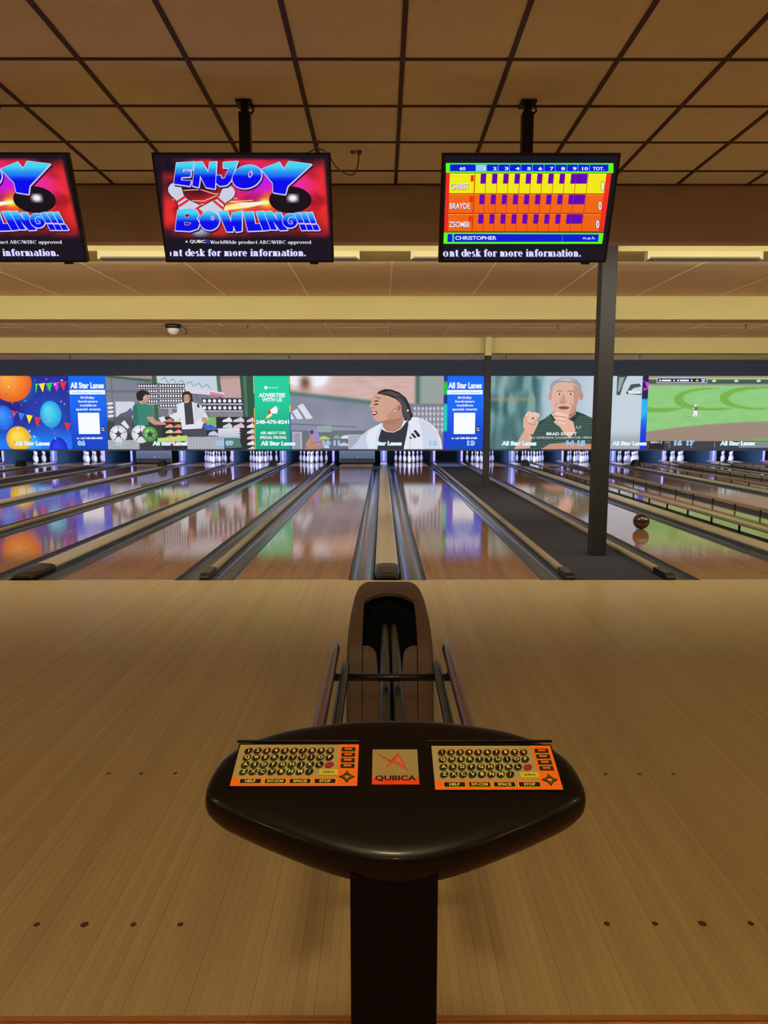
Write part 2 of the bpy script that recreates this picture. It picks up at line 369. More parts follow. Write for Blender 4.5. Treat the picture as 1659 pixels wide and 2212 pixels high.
# serif lettering: letters built of stems, serifs and bowls.  unit = x-height 1, caps 1.45
def serif(cv, txt, x, y, xh, col, bw=.26, fit=None):
    """y = baseline; returns width"""
    def run(emit):
        cx = 0.0; T = bw; t = bw*.38; H = 1.45
        def stem(a, z0, z1, b0=1, b1=1, half=0, th=None):
            th = th or T
            emit([(a,z0),(a+th,z0),(a+th,z1),(a,z1)])
            if b0: emit([(a-.11,z0),(a+th+.11,z0),(a+th+.11,z0+.07),(a-.11,z0+.07)])
            if b1: emit([(a-.13,z1-.07-.04),(a,z1),(a+th,z1),(a+th,z1-.07),(a,z1-.12)]) if half else emit([(a-.11,z1-.07),(a+th+.11,z1-.07),(a+th+.11,z1),(a-.11,z1)])
        def arc(ax, az, rx, rz, a0, a1, th=None, n=12):
            th = th or T; o = []; i_ = []
            for k in range(n+1):
                g = math.radians(a0+(a1-a0)*k/n); c, q = math.cos(g), math.sin(g)
                w_ = t+(th-t)*abs(c)
                o.append((ax+rx*c, az+rz*q)); i_.append((ax+(rx-w_)*c, az+(rz-t)*q))
            for k in range(n): emit([o[k], o[k+1], i_[k+1], i_[k]])
        def bar(x0, z0, x1, z1, th): 
            dx, dz = x1-x0, z1-z0; L_ = math.hypot(dx, dz); nx, n2 = -dz/L_*th/2, dx/L_*th/2
            emit([(x0+nx,z0+n2),(x1+nx,z1+n2),(x1-nx,z1-n2),(x0-nx,z0-n2)])
        for ch in txt:
            adv = .9
            if ch == ' ': adv = .5
            elif ch == 'o': arc(cx+.45, .5, .43, .53, 0, 360, n=20); adv = .98
            elif ch == 'c': arc(cx+.43, .5, .42, .53, 50, 310); emit([(cx+.58,.82),(cx+.80,.80),(cx+.80,.62),(cx+.66,.60)]); adv = .86
            elif ch == 'e': arc(cx+.43, .5, .42, .53, 0, 320); emit([(cx+.1,.48),(cx+.84,.48),(cx+.84,.57),(cx+.1,.57)]); adv = .9
            elif ch in 'nhu':
                if ch == 'u': stem(cx+.12, .08, 1, 0, 1, 1); arc(cx+.47, .32, .35, .35, 180, 300); stem(cx+.62, 0, 1, 1, 1, 1)
                else:
                    stem(cx+.12, 0, 1 if ch == 'n' else H, 1, 1, 1); arc(cx+.5, .62, .38, .4, 0, 130); stem(cx+.88-T, 0, .62, 1, 0)
                adv = 1.06
            elif ch == 'm':
                stem(cx+.12, 0, 1, 1, 1, 1); arc(cx+.48, .62, .36, .4, 0, 130); stem(cx+.84-T, 0, .62, 1, 0)
                arc(cx+1.06, .62, .36, .4, 0, 130); stem(cx+1.42-T, 0, .62, 1, 0); adv = 1.6
            elif ch == 'r': stem(cx+.12, 0, 1, 1, 1, 1); arc(cx+.52, .62, .36, .4, 60, 140); emit([(cx+.55,1.0),(cx+.74,.98),(cx+.78,.78),(cx+.58,.76)]); adv = .8
            elif ch == 'i': stem(cx+.14, 0, 1, 1, 1, 1); arc(cx+.14+T/2, 1.32, .15, .15, 0, 360, th=.149); adv = .56
            elif ch == 'l': stem(cx+.14, 0, H, 1, 1, 1); adv = .56
            elif ch == 't': stem(cx+.16, .08, 1.3, 0, 0); emit([(cx,.9),(cx+.6,.9),(cx+.6,1),(cx,1)]); arc(cx+.46, .2, .3, .22, 180, 320); adv = .66
            elif ch == 'f': stem(cx+.18, 0, 1.1, 1, 0); arc(cx+.5, 1.1, .32, .36, 40, 180); emit([(cx,.9),(cx+.64,.9),(cx+.64,1),(cx,1)]); emit([(cx+.6,1.42),(cx+.78,1.35),(cx+.78,1.18),(cx+.62,1.2)]); adv = .72
            elif ch in 'dbpqa':
                if ch == 'd': arc(cx+.42, .5, .4, .53, 40, 320); stem(cx+.62, 0, H, 1, 1, 1)
                elif ch == 'p': stem(cx+.12, -.45, 1, 1, 1, 1); arc(cx+.5, .5, .42, .53, -140, 140)
                elif ch == 'a': arc(cx+.36, .3, .32, .32, 60, 300); stem(cx+.56, 0, .72, 1, 0); arc(cx+.46, .7, .36, .33, 0, 160)
                adv = .98 if ch != 'a' else .92
            elif ch == 's': arc(cx+.38, .74, .3, .29, 40, 270); arc(cx+.38, .26, .32, .29, -140, 90); adv = .74
            elif ch == 'k': stem(cx+.12, 0, H, 1, 1, 1); bar(cx+.36, .45, cx+.8, .95, t*1.2); bar(cx+.46, .55, cx+.86, .03, T*.9); emit([(cx+.55,.93),(cx+.98,.93),(cx+.98,1),(cx+.55,1)]); emit([(cx+.6,0),(cx+1.02,0),(cx+1.02,.07),(cx+.6,.07)]); adv = 1.0
            elif ch == 'v': bar(cx+.18, 1, cx+.47, 0, T); bar(cx+.78, 1, cx+.5, 0, t*1.2); emit([(cx,.93),(cx+.4,.93),(cx+.4,1),(cx,1)]); emit([(cx+.6,.93),(cx+.94,.93),(cx+.94,1),(cx+.6,1)]); adv = .9
            elif ch == '.': arc(cx+.2, .14, .15, .15, 0, 360, th=.149); adv = .45
            elif ch == ')': arc(cx-.2, .45, .5, .6, -50, 50); adv = .42
            elif ch == '/': bar(cx+.05, -.05, cx+.5, H+.05, t*1.2); adv = .5
            elif ch == 'W':
                bar(cx+.15, H, cx+.5, 0, T); bar(cx+.8, H, cx+.52, 0, t); bar(cx+.72, H, cx+1.08, 0, T); bar(cx+1.45, H, cx+1.1, 0, t)
                emit([(cx-.05,H-.07),(cx+.4,H-.07),(cx+.4,H),(cx-.05,H)]); emit([(cx+1.2,H-.07),(cx+1.62,H-.07),(cx+1.62,H),(cx+1.2,H)]); adv = 1.5
            elif ch == 'A': bar(cx+.68, H, cx+1.05, .03, T); bar(cx+.62, H, cx+.22, .03, t); emit([(cx+.38,.48),(cx+.9,.48),(cx+.9,.57),(cx+.38,.57)]); emit([(cx,0),(cx+.42,0),(cx+.42,.07),(cx,.07)]); emit([(cx+.8,0),(cx+1.28,0),(cx+1.28,.07),(cx+.8,.07)]); adv = 1.25
            elif ch == 'B': stem(cx+.18, 0, H, 1, 1); arc(cx+.5, 1.09, .44, .36, -90, 90); arc(cx+.52, .37, .5, .37, -90, 90); adv = 1.14
            elif ch == 'C': arc(cx+.62, .72, .56, .76, 45, 315); stem(cx+1.0, 1.0, H, 0, 0, th=.09); adv = 1.2
            elif ch == 'I': stem(cx+.2, 0, H, 1, 1); adv = .66
            cx += adv
        return cx
    Wd = run(lambda p: None)
    sx = (fit/Wd) if fit else xh
    run(lambda p: cv._put([(x+a*sx, y-b*xh) for a, b in p], [tuple(range(len(p)))], col))
    cv.l += 1
    return Wd*sx

# ================================================================== SETTING
FOUL = 6.47; AP0 = 1.60; CEILZ = 3.498; FARZ = 3.308; WALLY = 22.40
SCR0, SCR1 = .566, 2.83
XL, XR = -17.6, 18.4
def struct(name, mb, m, parent=None):
    return tag(mb.obj(name, m, parent), kind='structure')

mb = MB(); mb.box((XL, AP0, -.10), (XR, FOUL-.004, -.006)); floor = struct('floor', mb, M['approach_far'])
bx0 = -3.98; n_b = 298; bm = {}
for i in range(n_b):                      # maple boards of the approach, laid one by one
    key = i % 6; gap = (.0006, .0004, .0009, .0004, .0005, .0004)[key]
    if key not in bm:
        q = MB(); q.box((0, 0, -.006), (.027-gap, FOUL-.004-AP0, [0, -.0001, .0001][key % 3])); bm[key] = q.mesh('board', M['approach'])
    link('board', bm[key], floor, (bx0+i*.027, AP0, 0))
q = MB(); q.box((XL, AP0, -.006), (bx0-.001, FOUL-.004, 0)); q.box((bx0+n_b*.027, AP0, -.006), (XR, FOUL-.004, 0))
tag(q.obj('board', M['approach_far'], floor), kind='stuff')
def dot(x, y, r):
    q = MB(); q.lathe([(r, 0), (r, .0006)], 14, smooth=False); q.obj('approach_dot', M['dot'], floor, (x, y, 0))
for x, r in ((-1.021,.009),(-.880,.012),(-.736,.009),(-.597,.009),(.664,.009),(.806,.009),(.946,.012),(1.090,.009)): dot(x, 1.925, r)
for x in (-1.155,-1.017,-.875): dot(x, 2.83, .0095)
for x in (.938,1.082,1.225): dot(x, 2.82, .0095)
q = MB(); q.box((XL, AP0-.016, -.02), (XR, AP0-.001, .003)); bevel(struct('trim_1', q, mat('edge_strip', (150,96,40), .3)), .002)
q = MB(); q.box((XL, -8, -.12), (XR, AP0-.017, -.004)); struct('floor_seating', q, M['carpet2'])
q = MB(); q.box((XL, FOUL-.003, -.22), (XR, 28, -.14)); struct('floor_subfloor', q, M['darkwall'])
# walls
q = MB(); q.box((XL-.1, -8, -.2), (XL, 28, 4)); struct('wall_left', q, M['sidewall'])
q = MB(); q.box((XR, -8, -.2), (XR+.1, 28, 4)); struct('wall_right', q, M['sidewall'])
q = MB(); q.box((XL, -8.1, -.2), (XR, -8, 4)); struct('wall_back', q, M['sidewall'])
q = MB(); q.box((XL, WALLY+.04, SCR0), (XR, WALLY+.12, FARZ)); struct('wall_far', q, M['darkwall'])
q = MB(); q.box((XL, WALLY-.03, SCR1+.004), (XR, WALLY+.039, FARZ)); q.box((XL, WALLY-.02, SCR0-.05), (XR, WALLY+.039, SCR0-.002)); struct('trim_fascia', q, M['darkwall'])
q = MB(); q.box((XL, 26.6, -.14), (XR, 26.7, 1.6)); q.box((XL, WALLY+.121, 1.5), (XR, 26.6, 1.6)); struct('wall_pit', q, M['pit'])

# approach ceiling: tiles resting in a dark grid
CX0, PIT = .115, .61
q = MB(); q.box((XL, -8, CEILZ+.03), (XR, 6.48, CEILZ+.1)); ceil = struct('ceiling', q, M['tile'])
rows = [6.13-.605*k for k in range(24)]
tiles = 0; far = MB(); tm = {}
edges = [6.47]+rows
for r in range(len(edges)-1):
    y1, y0 = edges[r], edges[r+1]
    for k in range(-29, 30):
        x0 = CX0+PIT*k
        if x0 < XL or x0+PIT > XR: continue
        a, b = (x0+.012, y0+.011, CEILZ+.006), (x0+PIT-.012, y1-.011, CEILZ+.022)
        if r < 7 and -11 <= k < 11:
            kk = round(y1-y0, 3)
            if kk not in tm:
                t = MB(); t.box((.012,.011,.006), (PIT-.012, y1-y0-.011, .022)); tm[kk] = t.mesh('ceiling_tile', M['tile'])
            link('ceiling_tile', tm[kk], ceil, (x0, y0, CEILZ))
        else: far.box(a, b)
tag(far.obj('ceiling_tile', M['tile'], ceil), kind='stuff')
tb = MB(); tb.box((-.014, -8, 0), (.014, 6.48, .03)); tbm = tb.mesh('grid_bar', M['tbar'])
for k in range(-28, 30): link('grid_bar', tbm, ceil, (CX0+PIT*k, 0, CEILZ-.002))
tb = MB(); tb.box((XL, -.012, 0), (XR, .012, .03)); tbm = tb.mesh('cross_bar', M['tbar'])
for y in rows: link('cross_bar', tbm, ceil, (0, y, CEILZ))
link('cross_bar', tbm, ceil, (0, 6.466, CEILZ))

# drop of the ceiling over the foul line, and the lower ceiling over the lanes
q = MB(); q.box((XL, 6.48, 3.024), (XR, 6.61, 4)); struct('trim_soffit', q, M['soffit'])
q = MB(); q.box((XL, 6.611, FARZ+.02), (XR, WALLY+.12, FARZ+.1)); fceil = struct('ceiling_lanes', q, M['fartile'])
fm = {}; fst = MB()
y = 6.63; r = 0
while y < WALLY-.1:
    for k in range(-15, 16):
        x0 = CX0+1.22*k
        if x0 < XL or x0+1.22 > XR: continue
        if r < 13 and -10 <= k < 10:
            if 0 not in fm:
                t = MB(); t.box((.006,.002,0), (1.214,.608,.019)); fm[0] = t.mesh('ceiling_tile', M['fartile'])
            link('ceiling_tile', fm[0], fceil, (x0, y, FARZ+.0008*((k*7+r*3) % 3)))
        else: fst.box((x0+.01, y+.002, FARZ), (x0+1.21, y+.608, FARZ+.019))
    y += .61; r += 1
tag(fst.obj('ceiling_tile', M['fartile'], fceil), kind='stuff')
tb = MB(); tb.box((-.009, 6.62, 0), (.009, WALLY, .02)); tbm = tb.mesh('grid_bar', M['farbar'])
for k in range(-14, 15): link('grid_bar', tbm, fceil, (CX0+1.22*k, 0, FARZ-.003))
def beam(y0, y1, z0, nm):
    q = MB(); q.box((XL, y0, z0), (XR, y1, FARZ+.0)); struct(nm, q, M['beam'])
beam(7.80, 8.30, 3.248, 'trim_beam_near'); beam(10.9, 11.3, 2.968, 'trim_beam_middle'); beam(16.3, 16.7, 2.968, 'trim_beam_far')

# columns in the aisle
t = empty('support_column', 'tall dark grey square column standing on the carpet aisle nearest the foul line', 'column', (2.375, 7.75, -.004))
q = MB(); q.box((-.08,-.08,0), (.08,.08,FARZ+.002)); bevel(q.obj('shaft', M['columnpaint'], t), .004)
t = empty('support_column', 'slim dark column with cream top, farther down the carpet aisle before the video wall', 'column', (2.36, 16.18, -.004))
q = MB(); q.box((-.07,-.07,0), (.07,.07,2.97)); bevel(q.obj('shaft', M['column2'], t), .004)
q = MB(); q.box((-.071,-.071,2.90), (.071,.071,FARZ)); bevel(q.obj('painted_top', M['beam'], t), .004)

# ------------------------------------------------------------------ light strips on the near beam
def lamp(x0, ln=1.22, label='', src=None):
    t = empty('strip_light', label, 'light fixture', (x0, 7.775, 3.248), 'fluorescent strip lights over the foul line')
    if src:
        for ch in src.children: c = ch.copy(); COL.objects.link(c); c.parent = t
        return t
    q = MB(); q.prism_x([(0,0),(.1,0),(.1,-.02),(.03,-.03),(.022,-.078),(0,-.078)], .012, ln-.012); bevel(q.obj('housing', M['cream'], t), .003)
    q = MB(); q.box((.03,-.004,-.078), (ln-.03,.010,-.062)); q.obj('lip', M['capwood'], t)
    q = MB(); q.box((.05,-.001,-.106), (ln-.05,.015,-.079)); q.obj('light_shield', M['blackmetal'], t)
    for xx in (0, ln-.012):
        q = MB(); q.box((xx,-.006,-.088), (xx+.012,.1,-.001)); q.obj('end_plate', M['cream'], t)
    for xx in (.02, ln-.10):
        q = MB(); q.box((xx,.0155,-.085), (xx+.08,.04,-.05)); q.obj('tube_holder', M['blackplastic'], t)
    q = MB(); q.tube([(.10,.055,-.058), (ln-.10,.055,-.058)], .012, 12); q.obj('tube', M['tubeoff'], t)
    return t
LX = [-3.0, -1.46, .30, 2.80]
LL = ['cream fluorescent strip light left of the middle hanging monitor, its left end in the open',
      'cream fluorescent strip light showing its right end beside the middle hanging monitor',
      'cream fluorescent strip light showing its left end beside the scoreboard monitor',
      'cream fluorescent strip light right of the tall dark column, seen whole']
l0 = lamp(LX[0], label=LL[0])
for x, lb in zip(LX[1:], LL[1:]): lamp(x, label=lb, src=l0)
def cove(y, z, tilt, wd, e, lb):
    t = empty('cove_light', lb, 'light fixture', (0, y, z))
    c, n = math.cos(math.radians(tilt)), math.sin(math.radians(tilt)); dy, dz = n*wd, c*wd      # the lit face leans down
    q = MB(); q.prism_x([(0,.0),(dy+.004,dz+.004),(0,dz+.004)], XL+.1, XR-.1); q.obj('housing', M['cream'], t)
    q = MB()
    for k in range(28):
        x0 = XL+.3+k*1.27; q2 = [(x0,.003*c,-.003*n),(x0+1.2,.003*c,-.003*n),(x0+1.2,dy+.003*c,dz-.003*n),(x0,dy+.003*c,dz-.003*n)]; q.add(q2, [(0,1,2,3)])
    q.obj('lamp_panel', mat('cove_lamp', (255,255,255), .4, emit=((255,244,216), e)), t)
cove(6.618, 3.075, 60, .06, COVE_E[0], 'lit strip light hidden on the back of the ceiling drop over the foul line')
cove(8.308, 3.262, 30, .04, COVE_E[1], 'lit strip light hidden behind the near ceiling beam')
cove(11.308, 3.05, 30, .08, COVE_E[2], 'lit strip light hidden behind the middle ceiling beam')

cove(16.708, 3.05, 20, .08, COVE_E[3], 'strip light added unseen behind the far ceiling beam to brighten the last ceiling')  # unseen fill light added for the last ceiling strip and the fascia

# warm lamp panels in the ceiling behind the camera
CW = {-9:'far left', -4.5:'left', 0:'central', 4.5:'right', 9:'far right', 0.3:'first', -2.8:'second'}
for i, (x, y) in enumerate([(a, b) for a in (-9, -4.5, 0, 4.5, 9) for b in (.3, -2.8)]):
    t = empty('ceiling_lamp', f'warm {CW[x]} ceiling lamp panel in the {CW[y]} row over the seating', 'light fixture', (x, y, CEILZ-.012), 'warm lamp panels over the seating')
    q = MB(); q.box((-.2,-.2,0), (.2,.2,.01)); q.obj('lamp_panel', M['panel'], t)
    q = MB()
    for s in (-1, 1): q.box((-.23, s*.215-.015, -.008), (.23, s*.215+.015, .01)); q.box((s*.215-.015, -.2, -.008), (s*.215+.015, .2, .01))
    q.obj('lamp_frame', M['tbar'], t)

# ================================================================== LANES
WORD = dict(zip(range(3, 21), 'three four five six seven eight nine ten eleven twelve thirteen fourteen fifteen sixteen seventeen eighteen nineteen twenty'.split()))
LANES = {n: c for n, c in {3:-15.43, 4:-13.64, 5:-12.02, 6:-10.23, 7:-7.67, 8:-5.88, 9:-4.26, 10:-2.47, 11:-.85, 12:.94, 13:3.50, 14:5.29, 15:6.91, 16:8.70, 17:10.32, 18:12.11, 19:13.73, 20:15.52}.items()}
HW = .533; LEN = 26.2-FOUL
where = {3:'outermost at far left', 4:'second from the far left', 5:'third from the far left', 6:'ending under number six, left of the far aisle', 7:'ending under number seven, its sweep board down',
         8:'ending under number eight', 9:'ending under number nine at left', 10:'with a green reflection, ending under number ten', 11:'just left of the ball return, its sweep board down',
         12:'just right of the ball return with a blue reflection', 13:'right of the carpet aisle carrying the rolling maroon ball', 14:'right of the maroon ball, with raised bumper rails',
         15:'without bumpers, ending under number fifteen', 16:'ending under number sixteen with bumpers', 17:'ending under number seventeen with bumpers', 18:'right of the number seventeen lane, with bumpers', 19:'second from the far right', 20:'outermost at far right'}
q = MB(); q.box((-HW, 0, -.12), (HW, LEN, 0)); lane_me = q.mesh('lane_surface', M['lane'])
gp = [(.229*(.5-.5*math.cos(a)), -.006-.088*math.sin(a)**.8) for a in [PI*i/12 for i in range(13)]]
q = MB(); q.sheet_y(gp, 0, LEN); q.box((0,0,-.13), (.229,LEN,-.125)); gut_me = q.mesh('gutter', M['gutter'])
q = MB(); q.box((-HW, -.002, -.01), (HW, .012, .0012)); foul_me = q.mesh('foul_line', M['foul'])  # pale strip also paints in the bright reflection along the lane's front edge
q = MB(); q.prism_y([(-.02,.10),(-.024,.112),(-.02,.135),(0,.145),(.02,.135),(.024,.112),(.02,.10)], .25, 17.3); brail_me = q.mesh('bumper_rail', M['bumper'])
q = MB(); q.box((-.006, .25, .010), (.006, 17.3, .024)); blow_me = q.mesh('lower_bar', M['blackmetal'])
q = MB(); q.box((-.010,-.014,-.006), (.010,.014,.101)); bpost_me = q.mesh('bumper_post', M['blackmetal'])
lane_o = {}
for n, c in LANES.items():
    t = empty('bowling_lane', 'glossy maple bowling lane '+where[n], 'lane', (c, FOUL, 0), 'bowling lanes'); lane_o[n] = t
    link('lane_surface', lane_me, t); link('foul_line', foul_me, t)
    for s in (-1, 1):
        link('gutter', gut_me, t, (HW+.002 if s > 0 else -HW-.231, 0, 0))
        if n in (14, 16, 17, 18):
            br = link('bumper_rail', brail_me, t, (s*(HW+.03), 0, 0)); link('lower_bar', blow_me, br)
            for k in range(21): link('bumper_post', bpost_me, br, (0, .42+.8*k, 0))
# dividers
mids = {'4|5':(-12.83,0),'5|6':(-11.125,1),'7|8':(-6.775,1),'8|9':(-5.07,0),'9|10':(-3.365,1),'10|11':(-1.66,0),'11|12':(.045,1),'3|4':(-14.535,1),
        '13|14':(4.395,1),'14|15':(6.10,0),'15|16':(7.805,1),'16|17':(9.51,0),'17|18':(11.215,1),'18|19':(12.92,0),'19|20':(14.625,1)}
aisle = {'6|':-9.697,'|7':-8.203,'12|':1.473,'|13':2.967}
def wide_meshes():
    q = MB(); q.box((-.118, .42, -.12), (.118, LEN-2.15, .030)); a = q.mesh('divider_side', M['divside'])
    q = MB(); q.prism_y([(-.118,.03),(-.112,.046),(-.08,.058),(0,.063),(.08,.058),(.112,.046),(.118,.03)], .42, LEN-2.15, smooth=False); b = q.mesh('cap', M['caplight'])
    q = MB()
    P = [(-.122,.03),(-.118,.05),(-.084,.066),(0,.071),(.084,.066),(.118,.05),(.122,.03)]
    ys = [(0,.25,.72),(.03,.6,.82),(.12,.85,.93),(.30,1,1),(.46,1,1)]
    vs = [(x*sx_, y, -.0+z*k) for y, k, sx_ in ys for x, z in P]+[(x*sx_, y, -.12) for y, k, sx_ in ys for x in (-.122, .122)]
    fs = [(r*7+i, r*7+i+1, (r+1)*7+i+1, (r+1)*7+i) for r in range(4) for i in range(6)]
    fs += [(r*7, (r+1)*7, 35+(r+1)*2, 35+r*2) for r in range(4)]+[(r*7+6, 35+r*2+1, 35+(r+1)*2+1, (r+1)*7+6) for r in range(4)]+[(0,1,2,3,4,5,6,36,35)]
    q.add(vs, fs, 0, True); c = q.mesh('end_cap', M['endcap'])
    return a, b, c
WM = wide_meshes()
def narrow_meshes():
    q = MB(); q.box((-.036, .30, -.12), (.036, LEN-2.15, .02)); a = q.mesh('divider_side', M['divside'])
    q = MB(); q.prism_y([(-.04,.018),(-.04,.034),(-.026,.050),(.026,.050),(.04,.034),(.04,.018)], .30, LEN-2.15); b = q.mesh('cap', M['capwood'])
    q = MB(); q.prism_x([(0,-.10),(0,.022),(.015,.036),(.07,.054),(.34,.056),(.34,-.10)], -.042, .042); c = q.mesh('end_cap', M['endcap'])
    return a, b, c
NM = narrow_meshes()
def dname(k):
    a, b = k.split('|')
    return f'between lanes {WORD[int(a)]} and {WORD[int(b)]}' if a and b else ('beside the aisle right of lane '+WORD[int(a)] if a else 'beside the aisle left of lane '+WORD[int(b)])
for k, (x, wide) in mids.items():
    t = empty('lane_divider', ('wide raised divider with pale cap ' if wide else 'narrow divider rail with tan cap ')+dname(k), 'divider', (x, FOUL, 0), 'wide lane dividers' if wide else 'narrow lane dividers')
    for nm, me in zip(('divider_side', 'cap', 'end_cap'), WM if wide else NM): link(nm, me, t)
for k, x in aisle.items():
    s = 1 if k.endswith('|') else -1
    t = empty('lane_divider', 'narrow tan rail '+{'6|':'on the left edge of the far left carpet aisle','|7':'on the right edge of the far left carpet aisle','12|':'on the left edge of the carpet aisle with the columns','|13':'on the right edge of the carpet aisle with the columns'}[k], 'divider', (x+s*.279, FOUL, 0), 'narrow lane dividers')
    for nm, me in zip(('divider_side', 'cap', 'end_cap'), NM): link(nm, me, t)
for nm, (x0, x1), lb in (('aisle_carpet', (1.473+.325, 2.967-.325), 'dark grey carpet aisle strip with two columns standing on it'), ('aisle_carpet', (-9.697+.325, -8.203-.325), 'dark carpet aisle strip at left between lanes six and seven')):
    q = MB(); q.box((x0, FOUL, -.12), (x1, 26.2, -.004)); tag(q.obj(nm, M['carpet']), lb, 'carpet')
# sensor boxes on the wide dividers near the pins
for k, lb in (('5|6','left of lane six'),('7|8','left of lane eight'),('9|10','between lanes nine and ten'),('13|14','between lanes thirteen and fourteen'),('15|16','between lanes fifteen and sixteen')):
    q = MB(); q.prism_y([(-.13,0),(-.07,.16),(-.04,.19),(.05,.19),(.08,.16),(.13,0)], 0, .25)
    bevel(tag(q.obj('ball_sensor', M['endcap'], None, (mids[k][0], 21.75, .0645)), 'small black wedge shaped sensor box on the divider '+lb, 'sensor box', 'sensor boxes on the wide dividers'), .01)

# ------------------------------------------------------------------ pin end
kmesh = {}
def partition(x, wdt, lb):
    t = empty('kickback_partition', lb, 'partition', (x, 24.1, -.12), 'partitions between the pin decks')
    if wdt not in kmesh:
        q = MB(); q.box((-wdt/2, 0, 0), (wdt/2, 2.45, 1.55)); a = q.mesh('partition_board', M['kick'])
        q = MB(); q.box((-.035, -.03, .22), (.035, -.001, 1.2)); b = q.mesh('front_strip', M['lilac'])
        q = MB(); q.prism_x([(-.16,.10),(-.03,.22),(-.001,.22),(-.001,0),(-.10,0)], -wdt/2, wdt/2); c = q.mesh('foot', mat('foot_purple', (84,50,110), .4))
        kmesh[wdt] = (a, b, c)
    for nm, me in zip(('partition_board', 'front_strip', 'foot'), kmesh[wdt]): link(nm, me, t)
for k, (x, wide) in mids.items():
    partition(x, .22 if wide else .07, 'blue pin deck partition with lilac front strip '+dname(k))
for k, x in aisle.items():
    s = 1 if k.endswith('|') else -1
    partition(x+s*.28, .07, 'blue pin deck partition with lilac front strip '+dname(k))
for n, lb in ((7, 'dark sweep board lowered in front of the pins of lane seven'), (11, 'dark sweep board lowered in front of the pins of lane eleven')):
    t = empty('sweep_board', lb, 'sweep board', (LANES[n], 23.9, 0))
    q = MB(); q.box((-.60, 0, .18), (.60, .03, .70)); bevel(q.obj('board', M['sweep'], t), .01)
    q = MB(); q.box((-.60,.031,.05), (.60,.06,.30)); q.obj('sweep_bar', M['endcap'], t)
    for s in (-1, 1):
        q = MB(); q.tube([(s*.57,.045,.06),(s*.57,.045,.75),(s*.57,.6,1.3)], .02, 8); q.obj('arm', M['divside'], t)
    q = MB(); q.lathe([(.012,0),(.012,.012)], 12); o = q.obj('knob', M['cream'], t, (.02,-.002,.24)); o.rotation_euler = (PI/2,0,0)

# pins: 381 mm tall, 121 mm belly
prof = [(.0, 0,2),(.026,0,2),(.0285,.004,2),(.036,.020,0),(.050,.057,0),(.0585,.095,0),(.0605,.115,0),(.0585,.140,0),(.050,.175,0),(.0375,.214,0),(.029,.235,1),(.0255,.248,0),(.0238,.256,1),(.0235,.270,0),(.0245,.290,0),(.0285,.315,0),(.0318,.335,0),(.0323,.346,0),(.030,.362,0),(.022,.375,0),(.010,.3805,0),(.0001,.381,0)]
q = MB(); q.lathe(prof, 20); pin_me = q.mesh('bowling_pin', [M['pinw'], M['pinr'], M['pinb']])
PINN = [(0,0,'head pin'),(-.1524,.264,'second row left pin'),(.1524,.264,'second row right pin'),(-.3048,.528,'third row left pin'),(0,.528,'third row middle pin'),(.3048,.528,'third row right pin'),
        (-.4572,.792,'back row pin farthest left'),(-.1524,.792,'back row pin second from left'),(.1524,.792,'back row pin second from right'),(.4572,.792,'back row pin farthest right')]
for n in (4,5,6,8,9,10,12,13,14,15,16,17,18):
    rk = WORD[n]
    for x, y, lb in PINN:
        tag(link('bowling_pin', pin_me, None, (LANES[n]+x, 24.76+y, .0002)), f'white red-striped bowling pin, {lb} of lane {rk}', 'bowling pin', 'bowling pins standing in racks')

# rolling ball
q = MB(); R = .108
q.lathe([(max(R*math.sin(PI*i/24), .0002), -R*math.cos(PI*i/24)) for i in range(25)], 40)
bl = q.obj('bowling_ball', M['ball'], None, (3.53, 9.58, R))
tag(bl, 'dark maroon bowling ball rolling on the lane right of the carpet aisle', 'ball')
q = MB()
for a, e in ((-.9,.5),(-.75,.55),(-.82,.32)):
    d = Vector((math.cos(e)*math.sin(a), -math.cos(e)*math.cos(a), math.sin(e))); q.tube([d*.1065, d*.1084], .011, 12)
q.obj('finger_holes', M['blackplastic'], bl)

